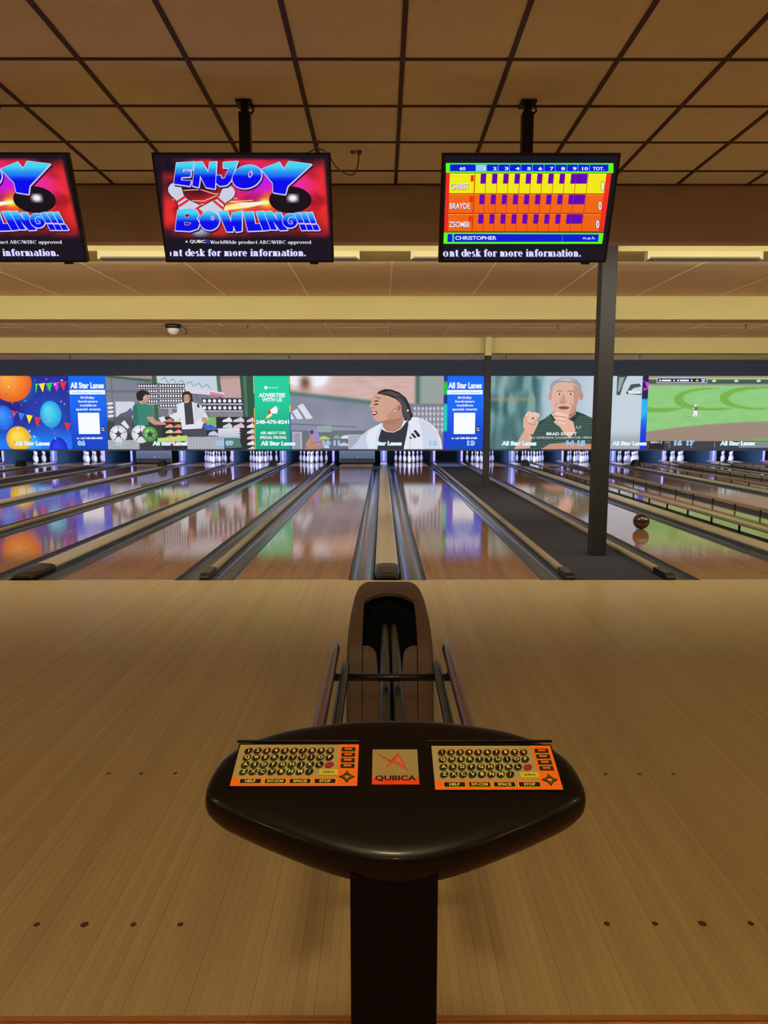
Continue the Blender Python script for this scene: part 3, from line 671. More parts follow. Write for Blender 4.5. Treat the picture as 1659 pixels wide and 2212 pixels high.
# ================================================================== HANGING MONITORS
MW, MH, TILT = 1.12, .655, math.radians(20.5)
def crop_map(corn, cx0, cy0, k):
    """sketch units of one monitor's close-up -> metres on its face"""
    (lt, lb), (rt, rb), (yt, yb) = corn
    def fn(x, y):
        px, py = cx0+x/k, cy0+y/k; t = (py-yt)/(yb-yt); t = t*(1.0-.0) ; l = lt+(lb-lt)*t; r = rt+(rb-rt)*t
        return max(-MW/2+.0125, min(MW/2-.0125, ((px-l)/(r-l)-.5)*MW)), max(-MH/2+.0125, min(MH/2-.0125, (.5-t)*MH))
    return fn
def enjoy(cv):
    def bg(x, y):
        n1 = nz(x/170, y/130, 1); n2 = nz(x/60, y/50, 5)
        r = mix((226,40,44), (150,14,30), sm(.45,.75,n1)); r = mix(r, (255,70,50), .35*n2)
        d = max(gs(x,y,330,330,300,90)*1.1, gs(x,y,150,150,220,90)*1.1, gs(x,y,1120,900,500,190)*1.2, gs(x,y,300,960,600,100)*1.2, gs(x,y,1400,110,150,70)*.9, gs(x,y,120,760,120,70)*.8)
        r = mix(r, (24,18,34), min(1, d*(.75+.5*n2)))
        r = mix(r, (196,20,236), min(1, 1.1*gs(x,y,960,300,230,130))); r = mix(r, (240,40,200), .8*gs(x,y,1280,330,170,110))
        r = mix(r, (250,120,30), min(1, 1.2*gs(x,y,1060,470,90,80))); r = mix(r, (255,240,90), min(1, 1.3*gs(x,y,1010,475,50,28)))
        r = mix(r, (250,200,60), .8*gs(x,y,720,510,160,40))
        e = sm(760,830,y+30*n1); r = mix(r, (24,20,34), e)
        e2 = 1-sm(70,125,x); r = mix(r, (24,20,34), e2); e3 = sm(1530,1565,x-y*.06+10); r = mix(r, (24,20,34), e3)
        e4 = 1-sm(95,110,y+0); return mix(r, (24,20,34), e4)
    cv.grid(10, 60, 1640, 1010, 110, 66, bg)
    for pts in ([(250,370),(430,360),(560,400),(640,395)],[(180,450),(460,462),(570,415),(760,440)],[(340,492),(470,492),(600,470),(900,455)],[(640,540),(760,500),(1010,470)],[(700,470),(860,475),(1000,468)]):
        cv.line(pts, 7, (255,190,170), keep=False, joints=False)
    cv.poly([(660,505),(760,480),(1040,462),(1050,478),(860,520),(640,545),(560,545)], (255,235,150)); cv.poly([(760,488),(1030,464),(1035,478),(850,508)], (240,245,255))
    cv.shade_ell(1235, 450, 190, 118, (26,20,26), (20,16,26), 36)
    def hi(x, y): return mix((22,18,28), (240,240,245), gs(x,y,1258,435,45,34)*1.3)
    cv.grid(1200, 395, 1315, 478, 14, 10, hi)
    # pins of the picture
    for cx, cy, a, bx_, by_ in ((195,350,-.42,330,560),(690,375,.62,500,600)):
        dx, dy = bx_-cx, by_-cy; L_ = math.hypot(dx, dy); ux, uy = dx/L_, dy/L_; nx, ny = -uy, ux
        prof_ = [(-45,12),(-30,44),(0,60),(40,58),(90,42),(130,44),(180,70),(L_,115)]
        for w_, c_ in ((8,(30,24,40)),(0,(205,205,225))):
            P = [(cx+ux*d+nx*(r_+w_), cy+uy*d+ny*(r_+w_)) for d, r_ in prof_]+[(cx+ux*d-nx*(r_+w_), cy+uy*d-ny*(r_+w_)) for d, r_ in prof_[::-1]]
            cv.poly(P, c_)
        for d in (105, 145):
            r_ = 45 if d == 105 else 52
            cv.poly([(cx+ux*d+nx*r_, cy+uy*d+ny*r_),(cx+ux*(d+20)+nx*(r_+4), cy+uy*(d+20)+ny*(r_+4)),(cx+ux*(d+20)-nx*(r_+4), cy+uy*(d+20)-ny*(r_+4)),(cx+ux*d-nx*r_, cy+uy*d-ny*r_)], (222,40,40))
    cv.shade_ell(430, 745, 110, 48, (190,190,215), (40,34,52), 20)
    def el(cx, cy, rx, ry, sk=0, n=26): return [(cx+rx*math.cos(2*PI*i/n)-sk*math.sin(2*PI*i/n)*ry, cy+ry*math.sin(2*PI*i/n)) for i in range(n)]
    E1 = [[(222,132),(378,124),(366,188),(282,184),(276,210),(350,204),(342,250),(264,254),(258,282),(350,284),(336,330),(196,310)],
          [(388,126),(448,124),(505,215),(518,126),(580,122),(562,354),(482,340),(432,238),(416,340),(362,328)],
          [(640,128),(768,120),(705,285),(668,322),(604,330),(572,300),(578,238),(612,236),(626,268),(652,262),(692,176),(640,172)],
          el(850,250,128,100,.25), [(978,186),(1140,126),(1180,186),(1226,120),(1428,144),(1212,330),(1190,402),(1084,385),(1080,302)]]
    E2 = [[(226,540),(330,528),(390,540),(412,582),(394,618),(418,660),(402,708),(330,732),(200,724)], el(508,636,88,86),
          [(588,553),(668,550),(700,650),(712,565),(746,562),(800,545),(796,730),(746,738),(722,680),(716,735),(662,735)],
          [(812,560),(900,555),(918,668),(972,664),(986,725),(852,730)], [(925,556),(990,550),(1056,716),(988,726)],
          [(1000,556),(1062,552),(1122,640),(1096,562),(1150,566),(1205,720),(1140,724),(1078,640),(1110,718),(1058,716)], el(1230,636,66,64)]
    for k in range(3):
        E2.append([(1268+58*k,570-3*k),(1316+56*k,562-2*k),(1354+54*k,655+2*k),(1306+56*k,656+2*k)]); E2.append([(1316+56*k,670+2*k),(1362+56*k,670+2*k),(1382+56*k,720),(1332+56*k,722)])
    def fill(Ls, ya, yb):
        for P in Ls: cv.line([(x+12, y+16) for x, y in P], 16, (60,16,26), closed=True, keep=True); cv.poly([(x+12, y+16) for x, y in P], (60,16,26), keep=True)
        cv.l += 1
        def g(x, y):
            t = (y-ya)/(yb-ya)
            return mix((70,214,240), (30,120,240), sm(.12,.42,t)) if t < .42 else mix((30,120,240), (6,10,236), sm(.42,.56,t))
        for P in Ls:
            cv.line([(x+3, y+3) for x, y in P], 17, (196,196,246), closed=True, keep=True); cv.poly([(x+3, y+3) for x, y in P], (196,196,246)); cv.gpoly(P, g, ya, yb, 12)
    fill(E1[:4], 122, 352); fill(E1[4:], 120, 402); fill(E2, 535, 735)
    cv.poly(el(882,228,20,30,.2), (190,190,244)); cv.ell(880,230,11,20,(120,40,170))
    cv.ell(536,612,16,22,(190,190,244)); cv.ell(534,612,7,12,(230,60,60))
    for P in ([(290,580),(334,578),(322,602),(292,602)],[(286,652),(340,658),(320,676),(286,674)]): cv.line(P, 7, (190,190,244), closed=True); cv.poly(P, (120,20,60))
    cv.line([(1268,610),(1245,600),(1220,610),(1210,640),(1222,665),(1250,665),(1252,645),(1232,640)], 7, (196,196,246))
    cv.text('QUBIC', 330, 840, 29, (245,245,250), .02, width=140); cv.line([(470,840),(492,810),(500,842),(470,840)], 6, (40,80,240))
    cv.line([(470,840),(495,812)], 5, (40,80,240))
    serif(cv, 'a', 290, 838, 20, (235,235,245), fit=21)
    serif(cv, 'WorldWide product', 512, 848, 21, (235,235,245), fit=425); serif(cv, 'ABC/WIBC approved', 948, 848, 21, (235,235,245), fit=470)
def ticker(cv, x, y, xh, full):
    for dx, dy, c in ((5,4,(90,80,190)),(0,0,(228,228,250))):
        serif(cv, ')' if full else '(', x+dx, y+dy, xh, c) if full else None
        serif(cv, 'nt desk for more information.', x+(28 if full else 52)+dx, y+dy, xh, c, bw=.34, fit=(1195 if full else 1150))
        if not full: serif(cv, 'o', x+dx-4, y+dy, xh, c, bw=.3, fit=52)
def score(cv):
    cv.rect(100,140,1555,220,(90,250,30)); cv.rect(135,150,1512,208,(6,120,200)); cv.rect(140,153,1508,205,(6,30,214))
    cv.rect(360,153,448,205,(150,205,250))
    for k in range(11):
        x = [358,452,552,650,750,850,950,1048,1148,1245,1345][k]; cv.rect(x, 150, x+5, 208, (60,200,230), keep=True)
    cv.l += 1
    for i, t in enumerate(['60','I','2','3','4','5','6','7','8','9','10','TOT.']):
        xs = [245,438,526,627,722,822,920,1020,1118,1218,1308,1424]; wd = [52,10,34,32,36,34,34,32,34,34,52,96]
        cv.text(t, xs[i], 197, 26, (235,240,255), .03, width=wd[i], align='c')
    # body: the rows lean like the picture's own frame
    def sk(x, y): return x-(y-220)*(.0436+.095*(x-100)/1455)
    def R(x0, y0, x1, y1, c, keep=False): cv.poly([(sk(x0,y0),y0),(sk(x0,y1),y1),(sk(x1,y1),y1),(sk(x1,y0),y0)], c, keep)
    R(102,220,132,725,(240,40,30)); R(1497,220,1540,725,(240,46,36)); R(130,220,1500,725,(214,30,16))
    xs = [355]+[450+98*k for k in range(10)]; xs[10] = 1338
    for r, (y0, y1, c, lc) in enumerate(((226,391,(240,232,26),(250,250,120)),(400,558,(240,104,22),(252,170,60)),(568,718,(240,100,22),(252,170,60)))):
        R(134, y0, 350, y1, c, True)
        for k in range(10): R(xs[k]+3, y0, xs[k+1]-2, y1, c, True)
        R(1341, y0, 1496, y1, c, True); cv.l += 1
        R(134, y0, 1496, y0+5, lc)
        R(318, y0+14, 345, y0+66, (240,44,20))
        for k in range(9):
            xr = xs[k+1]-2; R(xr-42 if k else xr-44, y0+1, xr, y0+84, (98,6,178), True)
        R(xs[9]-2, y0+1, xs[10]-4, y0+84, (98,6,178), True); cv.l += 1
        R(xs[9]-2, y0+1, xs[9]+2, y0+84, (190,20,60))
        nm = ('CHRIST','BRAYDE','ZSOMBI')[r]; xx = sk(146, y1-30)
        cv.text(nm, xx+3, y1-33, 50, (60,30,90), .035, width=176 if r else 160); cv.text(nm, xx, y1-36, 50, (240,236,250), .02, width=176 if r else 160)
        x0 = sk(1478, y1-60); cy = y1-62
        for rr, c_ in ((19,(50,30,70)),(15,(240,238,250)),(6,c)):
            cv.ell(x0-2, cy, rr, rr+21 if rr > 6 else 22, c_, 20)
    cv.poly([(78,729),(74,830),(1455,830),(1470,732)], (90,250,30)); cv.poly([(112,742),(108,814),(1420,812),(1428,745)], (6,30,214))
    for x in (152, 162): cv.rect(x, 742, x+5, 814, (90,250,30), keep=True)
    cv.l += 1; cv.rect(1108,746,1113,812,(30,150,120))
    cv.text('CHRISTOPHER', 178, 794, 34, (235,240,255), .02, width=358); cv.text('m.p.h.', 1400, 788, 24, (235,240,255), .01, width=112, align='r')

def monitor(x, draw, label, extra, cm):
    t = empty('hanging_monitor', label, 'monitor', (x, 4.815, 2.831)); rt = (TILT, 0, 0)
    q = MB(); q.box((-MW/2,-.0,-MH/2), (MW/2,.045,MH/2)); q.box((-.36,.0452,-.24), (.36,.085,.22)); bevel(link('monitor_case', q.mesh('monitor_case', M['monitorcase']), t, rot=rt), .004)
    q = MB()
    for s in (-1, 1): q.box((s*(MW/2-.006)-.006,-.006,-MH/2), (s*(MW/2-.006)+.006,-.0005,MH/2))
    for s in (-1, 1): q.box((-MW/2+.0125,-.006,s*(MH/2-.006)-.006), (MW/2-.0125,-.0005,s*(MH/2-.006)+.006))
    link('bezel', q.mesh('bezel', M['blackplastic']), t, rot=rt)
    cv = Canvas(cm, .00004); draw(cv)
    cv.obj('screen_image', M['screen'], t, loc=(0,-.0012*math.cos(TILT),-.0012*math.sin(TILT)), rot=rt)
    q = MB(); q.box((.40,.005,-MH/2-.014), (.455,.03,-MH/2-.0005)); link('sensor_nub', q.mesh('sensor_nub', M['blackplastic']), t, rot=rt)
    q = MB(); q.box((-.036,.02,-.05), (.036,.09,.605)); bevel(q.obj('pole', M['blackmetal'], t), .003)
    q = MB(); q.box((-.022,.03,.605), (.022,.08,.655)); q.box((-.05,.0,.655), (.05,.11,.668)); q.obj('ceiling_bracket', M['blackmetal'], t)
    q = MB(); q.tube([(.03,.05,.66),(.052,.05,.645),(.056,.05,.62),(.04,.05,.60)], .006, 8); q.obj('cable', M['blackplastic'], t)
    return t
cmA = crop_map(((330,358),(716,720),(331,566.5)), 330, 320, 4.1475)
cmB = crop_map(((957,947),(1340,1307),(334,567)), 940, 320, 4.0463)
def dA(cv): enjoy(cv); ticker(cv, 150, 963, 46, True)
def dB(cv):
    cv.rect(70, 80, 1600, 990, (24,22,32)); score(cv); ticker(cv, 72, 945, 46, False)
mA = monitor(-.885, dA, 'ceiling hung monitor reading ENJOY BOWLING, seen whole', None, cmA)
mB = monitor(.935, dB, 'ceiling hung monitor showing the score sheet with three players', None, cmB)
mC = copy_tree(mA); mC.location.x = -2.53; mC['label'] = 'ceiling hung monitor at the left edge, cut off, showing the end of ENJOY BOWLING'
for m_ in (mA, mB, mC): m_['group'] = 'monitors hanging from the ceiling'

# ceiling outlets with the plug and lead of the middle monitor
t = empty('ceiling_outlet', 'pair of small brown outlets in the ceiling beside the middle monitor', 'outlet', (-.20, 5.72, CEILZ+.005))
for dx in (-.024, .024):
    q = MB()
    for k in (-1, 1): q.box((dx-.018, k*.018-.014, -.004), (dx+.018, k*.018+.014, .001))
    bevel(q.obj('socket', M['outlet'], t), .002)
q = MB(); q.tube([(-.176,5.70,3.50),(-.176,5.70,3.478)], [.016,.013], 12)
pts = [(-.176,5.70,3.478),(-.18,5.70,3.45),(-.19,5.69,3.38),(-.22,5.66,3.32),(-.27,5.6,3.305),(-.34,5.5,3.32),(-.39,5.35,3.36),(-.44,5.12,3.30),(-.48,4.98,3.10)]
from mathutils.geometry import interpolate_bezier
def smooth(pts, n=6):
    P = [Vector(p) for p in pts]; o = []
    for i in range(len(P)-1):
        a, b = P[i], P[i+1]; ta = (P[min(i+1,len(P)-1)]-P[max(i-1,0)])/6; tb2 = (P[min(i+2,len(P)-1)]-P[i])/6
        o += list(interpolate_bezier(a, a+ta, b-tb2, b, n))[:-1]
    return o+[P[-1]]
q.tube(smooth(pts), .005, 8); tag(q.obj('power_lead', M['cable']), 'grey plug and lead looping from the ceiling outlet to the middle monitor', 'cable')
q = MB(); q.tube(smooth([(-.46,5.50,3.505),(-.462,5.40,3.45),(-.46,5.1,3.3),(-.60,5.0,3.2)]), .005, 8); tag(q.obj('data_lead', M['cable']), 'thin brown cable dropping from the ceiling to the top right of the middle monitor', 'cable')

# dome camera and sprinklers on the lower ceiling
t = empty('dome_camera', 'small clear dome camera on the lane ceiling at left', 'camera', (-4.02, 14.0, FARZ))
q = MB(); q.box((-1.0,-.3,-.012), (.9,.3,0)); q.obj('mounting_board', M['fartile'], t)
q = MB(); q.lathe([(.13,-.09),(.15,-.07),(.15,-.012)], 20); q.obj('base', M['blackmetal'], t)
q = MB(); q.lathe([(.0002,-.21),(.05,-.20),(.09,-.165),(.11,-.12),(.115,-.091)], 20); q.obj('dome', M['glass'], t)
q = MB(); q.tube(smooth([(.14,0,-.05),(.22,0,-.08),(.26,0,-.16),(.22,0,-.2)]), .009, 8); q.obj('cable', M['blackplastic'], t)
for x, y, lb in ((-2.6,14.05,'above lane ten'),(3.40,14.1,'right of the slim column'),(7.05,14.1,'near the right edge'),(-8.96,20.8,'far back at left'),(-2.68,20.8,'far back above the green advert'),(3.55,20.8,'far back right of the slim column'),(7.4,20.8,'far back at right')):
    q = MB(); q.lathe([(.03,0),(.03,-.008),(.012,-.012),(.012,-.07),(.03,-.075),(.03,-.08)][::-1], 12); tag(q.obj('sprinkler_head', M['divside'], None, (x, y, FARZ-.001)), 'small dark sprinkler head in the lane ceiling, '+lb, 'sprinkler', 'sprinklers in the lane ceiling')

# ================================================================== BALL RETURN
BR = empty('ball_return', 'brown ball return hood with dark opening and burgundy rack rails on the approach', 'ball return', (.037, 3.31, 0))
HP = [(0,0,.215),(.02,.12,.215),(.05,.25,.215),(.09,.34,.215),(.17,.40,.213),(.29,.445,.210),(.44,.475,.204),(.62,.495,.196),(.78,.503,.184),(.90,.500,.165),(.98,.488,.130),(1.02,.465,.080),(1.03,.44,.03)]
def hp(s):
    s = max(0, min(len(HP)-1.001, s)); i = int(s); f = s-i
    P = [Vector(HP[max(0, min(len(HP)-1, i+k))]) for k in (-1,0,1,2)]
    return .5*((2*P[1])+(-P[0]+P[2])*f+(2*P[0]-5*P[1]+4*P[2]-P[3])*f*f+(-P[0]+3*P[1]-3*P[2]+P[3])*f**3)
SO, SE = 2.4, 7.2            # opening begins / ends (profile parameter)
OW = .138
def hpt(s, X, drop=0): p = hp(s); q2 = hp(s+.05)-hp(s-.05); n = Vector((0, -q2[1], q2[0])).normalized(); return (X, p[0]-n[1]*drop, p[1]-n[2]*drop)
q = MB(); NS = 60; ss = [12.0*i/NS for i in range(NS+1)]
def cols(s):
    wv = max(hp(s)[2], .03); o = min(OW, wv*.7)
    return [(-wv, .022), (-wv+.006, .010), (-wv+.016, .003), (-wv+.024, 0), (-o, 0), (-o*.5, 0), (0, 0), (o*.5, 0), (o, 0), (wv-.024, 0), (wv-.016, .003), (wv-.006, .010), (wv, .022)]
vs = [hpt(s, X, d) for s in ss for X, d in cols(s)]; nc = 13; fs = []
def arch(X): return SE-.75*(abs(X)/OW)**2.2
for i in range(NS):
    for c in range(nc-1):
        sm_, Xm = (ss[i]+ss[i+1])/2, (cols(ss[i])[c][0]+cols(ss[i])[c+1][0])/2
        if 4 <= c < 8 and sm_ < SE: continue
        fs.append((i*nc+c, i*nc+c+1, (i+1)*nc+c+1, (i+1)*nc+c))
q.add(vs, fs, 0, True)
for sd, c in ((-1, 0), (1, nc-1)):         # side skirts down to the floor
    top = [vs[i*nc+c] for i in range(NS+1)]; bot = [(x, y+ (0 if i else 0), 0) for i, (x, y, z) in enumerate(top)]
    q.add(top+bot, [(i, i+1, NS+2+i, NS+1+i) if sd > 0 else (i+1, i, NS+1+i, NS+2+i) for i in range(NS)], 0, True)
e = [vs[NS*nc+c] for c in range(nc)]; q.add(e+[(x, y, 0) for x, y, z in e], [(c, c+1, nc+c+1, nc+c) for c in range(nc-1)], 0)
# arched lip filling the far corners of the opening
na = 16; Xa = [-OW+2*OW*i/na for i in range(na+1)]
lv = [hpt(arch(X), X) for X in Xa]+[hpt(SE+.3, X, -.0008) for X in Xa]+[hpt(arch(X), X, .02) for X in Xa]
q.add(lv[:2*(na+1)], [(i, i+1, na+2+i, na+1+i) for i in range(na)], 0, True)
q.add(lv, [(2*(na+1)+i, 2*(na+1)+i+1, i+1, i) for i in range(na)], 0, False)
hs = q.obj('hood_shell', M['hood'], BR)
q = MB()                                   # front panel: ends in two rounded lobes
npx = 24; ny_ = 24; XP = [-OW+.004+2*(OW-.004)*i/npx for i in range(npx+1)]
def ptop(X): a = abs(X); return 3.35 if a > .118 else (2.3+1.05*math.sqrt(max(0, 1-((.118-a)/.062)**2)) if a > .056 else 1.6)
vs = [hpt(ptop(X)*j/ny_, X, .002) for j in range(ny_+1) for X in XP]
q.add(vs, [(j*(npx+1)+i, j*(npx+1)+i+1, (j+1)*(npx+1)+i+1, (j+1)*(npx+1)+i) for j in range(ny_) for i in range(npx)], 0, True)
q.obj('front_panel', M['hood'], BR)
q = MB()                                   # dark throat below the opening
bord = [(-OW, 2.0+5.2*i/20) for i in range(20)]+[(X, SE+.25) for X in Xa]+[(OW, SE-5.2*i/20) for i in range(20)]
tp = [hpt(s, X, .004) for X, s in bord]; bt = [(x*.98, max(.09, min(y, .9)), .08) for x, y, z in tp]
n = len(tp); q.add(tp+bt, [(i+1, i, n+i, n+i+1) for i in range(n-1)], 0)
q.box((-OW, .06, .06), (OW, .95, .08)); q.box((-OW, .125, .0), (OW, .135, .28)); q.obj('throat', M['hoodblack'], BR)
# rack rails (world y -> local y-3.31)
def rail(x, z, y0, y1, r, m, nm, lb=None, sx_=1.0, sz=1.0):
    q = MB(); pts = [(x, y0, z), (x, y0+.01, z)]+[(x, y0+(y1-y0)*k/8, z) for k in range(1, 8)]+[(x, y1-.02, z), (x, y1-.006, z), (x, y1, z)]
    rr = [r*.7, r]+[r]*7+[r, r*.85, r*.5]; q.tube(pts, rr, 16)
    q.v = [(x+(vx-x)*sx_, vy, z+(vz-z)*sz) for vx, vy, vz in q.v]
    o = q.obj(nm, m, BR); 
    if lb: o['label'] = lb
    return o
for s, xo, xi in ((-1, -.236, -.190), (1, .234, .186)):
    rail(xo, .52, -1.75, -.395, .022, M['burgundy'], 'outer_rail', 'burgundy rail', .9, 1.25)
    rail(xi, .47, -1.70, -.455, .018, M['blackrail'], 'inner_rail', 'black rail')
for s in (-1, 1): rail(s*.024, .40, -1.70, .30, .0235, M['blackrail'], 'centre_rail', 'black centre rail')
q = MB(); q.tube([(-.236,-.56,.45), (.234,-.56,.45)], .015, 12); q.tube([(-.236,-1.5,.45), (.234,-1.5,.45)], .015, 12)
for s in (-1, 1):
    for yy in (-.56, -1.5): q.tube([(s*.235,yy,.45),(s*.235,yy,.50)], .012, 8); q.tube([(s*.188,yy,.45),(s*.188,yy,.465)], .012, 8)
q.obj('cross_bar', M['blackmetal'], BR)
q = MB(); q.prism_z([(-.044,-.98),(.044,-.98),(.044,-.82),(-.044,-.82)], .012, .375); q.box((-.12,-1.02,0), (.12,-.76,.012)); bevel(q.obj('pedestal', M['blackmetal'], BR), .006)
q = MB(); q.box((-.05,-1.5,.375), (.05,-.5,.385)); q.box((-.012,-1.52,.385), (.012,-1.48,.44)); q.obj('support_bar', M['blackmetal'], BR)

# ================================================================== SCORING CONSOLE
TA = math.radians(16.6); CP = Vector((.022, 1.1116, .873)); RM = Matrix.Rotation(TA, 3, 'X')
SC = empty('scoring_console', 'dark oval scoring console with two keypads on a square black post', 'console', tuple(CP))
out = [(0,.1755),(.07,.173),(.13,.165),(.212,.1445),(.275,.112),(.302,.084),(.3125,.062),(.319,.034),(.320,.008),(.314,-.016),(.295,-.034),(.264,-.052),(.21,-.079),(.143,-.109),(.09,-.129),(.045,-.140),(0,-.144)]
half = smooth([(a, b, 0) for a, b in out], 5)
ring = [(p.x, p.y) for p in half]+[(-p.x, p.y) for p in half[-2:0:-1]]
ring = ring[::-1]; N_ = len(ring)
lev = [(.50,.0015),(.80,.0015),(.88,0),(.93,-.002),(.965,-.006),(.985,-.012),(.997,-.020),(1,-.030),(.995,-.042),(.97,-.056),(.90,-.068),(.70,-.075)]
q = MB(); vs = [(x*k, (y-.01)*k+.01, z) for k, z in lev for x, y in ring]
fs = [(r*N_+i, (r+1)*N_+i, (r+1)*N_+(i+1) % N_, r*N_+(i+1) % N_) for r in range(len(lev)-1) for i in range(N_)]
q.add(vs, fs, 0, True); q.add(vs[:N_], [tuple(range(N_))], 0, True); q.add(vs[-N_:], [tuple(range(N_))[::-1]], 0)
link('console_body', q.mesh('console_body', M['console']), SC, rot=(TA,0,0))
def onc(u, v, w_=0): return tuple(RM @ Vector((u, v, w_)))
q = MB(); q.prism_z([(-.071,-.122),(.062,-.122),(.062,.03),(-.071,.03)], -.878, -.075); q.box((-.11,-.16,-.877), (.10,.06,-.865)); bevel(q.obj('post', M['post'], SC), .004)
# ridge above each keypad, standing in for a recess edge to catch a highlight
for u0, u1 in ((-.283,-.062), (.058,.283)):
    q = MB(); q.box((u0, .1035, 0), (u1, .108, .0045)); bevel(link('ledge', q.mesh('ledge', M['console']), SC, rot=(TA,0,0)), .0018, 3)
R0 = [list('1234567890'), list('QWERTYUIOP'), list('ASDFGHJKL'), list('ZXCVBNM/')]
kc = {}
def letter_into(q, ch, h, wd, z, mi, cx=0, cy=0, bold=.03):
    vs, fs = font_mesh(ch, bold); x0 = min(v[0] for v in vs); x1 = max(v[0] for v in vs); y1 = max(v[1] for v in vs); k = h/.73; kx = min(k, wd/(x1-x0))
    q.add([(cx+(x-(x0+x1)/2)*kx, cy+y*k-h/2, z) for x, y in vs], fs, mi)
def keypad(u0, v0, wd, hgt, lb):
    kp = link('keypad', None, SC, onc(u0, v0)); kp.rotation_euler = (TA, 0, 0); kp.empty_display_size = .02; kp['label'] = lb
    def kf(x, y): return (x*wd, -y*hgt)
    q = MB(); q.box((0,-hgt,0), (wd,0,.0022)); q.m = [0]*6; q.obj('keypad_plate', M['padgray'], kp)
    q = MB(); q.box((wd*.835,-hgt,.0022), (wd,0,.0026)); q.box((0,-hgt,.0022), (wd*.8345,-hgt*.795,.0026)); q.obj('orange_border', M['padorange'], kp)
    q = MB()
    for a, b in (((-.002,0,.0),(wd+.002,.002,.0035)),((-.002,-hgt-.002,0),(wd+.002,-hgt,.0035)),((-.002,-hgt,0),(0,0,.0035)),((wd,-hgt,0),(wd+.002,0,.0035))): q.box(a, b)
    q.obj('keypad_frame', M['console'], kp)
    def key(x, y, ch, rim):
        k = (ch, rim)
        if k not in kc:
            q = MB(); rx, ry = .0072, .0080; n = 14
            for kk, z0, z1, mi in ((1.0,0,.0012,0),(.84,.0012,.0017,1)):
                q.prism_z([(rx*kk*math.cos(2*PI*i/n)+ry*kk*.25*math.sin(2*PI*i/n), ry*kk*math.sin(2*PI*i/n)) for i in range(n)], z0, z1, mi)
            letter_into(q, ch, .0078, .0085, .0019, 2, .0006, .001)
            kc[k] = q.mesh('key', [M['keyred'] if rim else M['keygreen'], M['keyblk'], M['keytext']])
        X, Y = kf(x, y); link('key', kc[k], kp, (X, Y, .0024))
    for r, row in enumerate(R0):
        for i, ch in enumerate(row): key(.082+.0755*i, (.17,.335,.51,.675)[r], ch, r == 0)
    q = MB(); n = 16; q.prism_z([(.0075*math.cos(2*PI*i/n)+.002*math.sin(2*PI*i/n), .0070*math.sin(2*PI*i/n)) for i in range(n)], 0, .0016); X, Y = kf(.766,.515); o = q.obj('key', M['redoval'], kp, (X, Y, .0024)); o['label'] = 'red oval key'
    def wide(x, y, w2, h2, t, mt, tm_, th, lb=None):
        q = MB(); a, b = w2*wd/2, h2*hgt/2; q.prism_z([(-a,-b),(a,-b),(a,b),(-a,b)], 0, .0010, 0); q.prism_z([(-a+.0014,-b+.0012),(a-.0014,-b+.0012),(a-.0014,b-.0012),(-a+.0014,b-.0012)], .0010, .0016, 1)
        if t: letter_into(q, t, th, w2*wd*.72, .0018, 2)
        else: q.box((-a*.55,-b*.42,.0016), (a*.55,b*.42,.0018), 2)
        X, Y = kf(x, y); o = q.obj('key', [mt, M['keyblk'] if lb is None else mt, tm_], kp, (X, Y, .0028))
        if lb: o['label'] = lb
    for x, t_ in ((.155,'HELP'),(.352,'INT-COM'),(.548,'SPACE'),(.745,'STOP')): wide(x, .895, .178, .115, t_, M['keyyellow'], M['keytext'], .0058)
    wide(.765, .69, .150, .135, 'QUBICA', M['keyyellow'], M['keyblk'], .004, 'yellow key')
    for y in (.135, .27, .405, .54): wide(.915, y, .115, .095, '', M['keygreen'], M['padorange'], .0034)
    X, Y = kf(.915, .79)
    for k in range(4):
        q = MB(); q.prism_z([(-.0055,.004),(.0055,.004),(0,.0135)], 0, .0012, 0); q.prism_z([(-.003,.005),(.003,.005),(0,.0105)], .0012, .0016, 1)
        o = q.obj('arrow_key', [M['keyblk'], M['arrowgreen']], kp, (X, Y, .0028)); o.rotation_euler = (0, 0, PI/2*k)
keypad(-.2755, .0975, .2115, .0985, 'left keypad')
keypad(.0650, .0940, .2115, .1035, 'right keypad')
cv = Canvas(lambda x, y: (x, y), .0001)     # logo plate, drawn in thousandths then laid flat
cv.fn = lambda x, y: (x/1000, -y/1000)
cv.rect(0,0,79,82,(150,132,86)); cv.rect(0,68,79,82,(225,70,24))
cv.poly([(4,6),(32,27),(45,9),(61,52),(38,30),(20,48),(31,31)], (120,30,20)); cv.poly([(5,6),(33,28),(45,11),(60,51),(38,29),(21,47),(32,30)], (226,64,44)); cv.poly([(40,27),(45,17),(53,38)], (150,132,86))
cv.text('QUBICA', 5, 73, 11, (24,22,18), .03, width=69)
lo = cv.obj('logo_plate', M['print'], SC, onc(-.0395, .0850, .0024)); lo.rotation_euler = (TA-PI/2, 0, 0)
lo.data.transform(Matrix.Identity(4))
q = MB(); q.box((-.0015,-.0835,-.001), (.0805,.0015,.0012)); o = q.obj('logo_base', M['console'], SC, onc(-.0395, .0850, .0008)); o.rotation_euler = (TA, 0, 0)

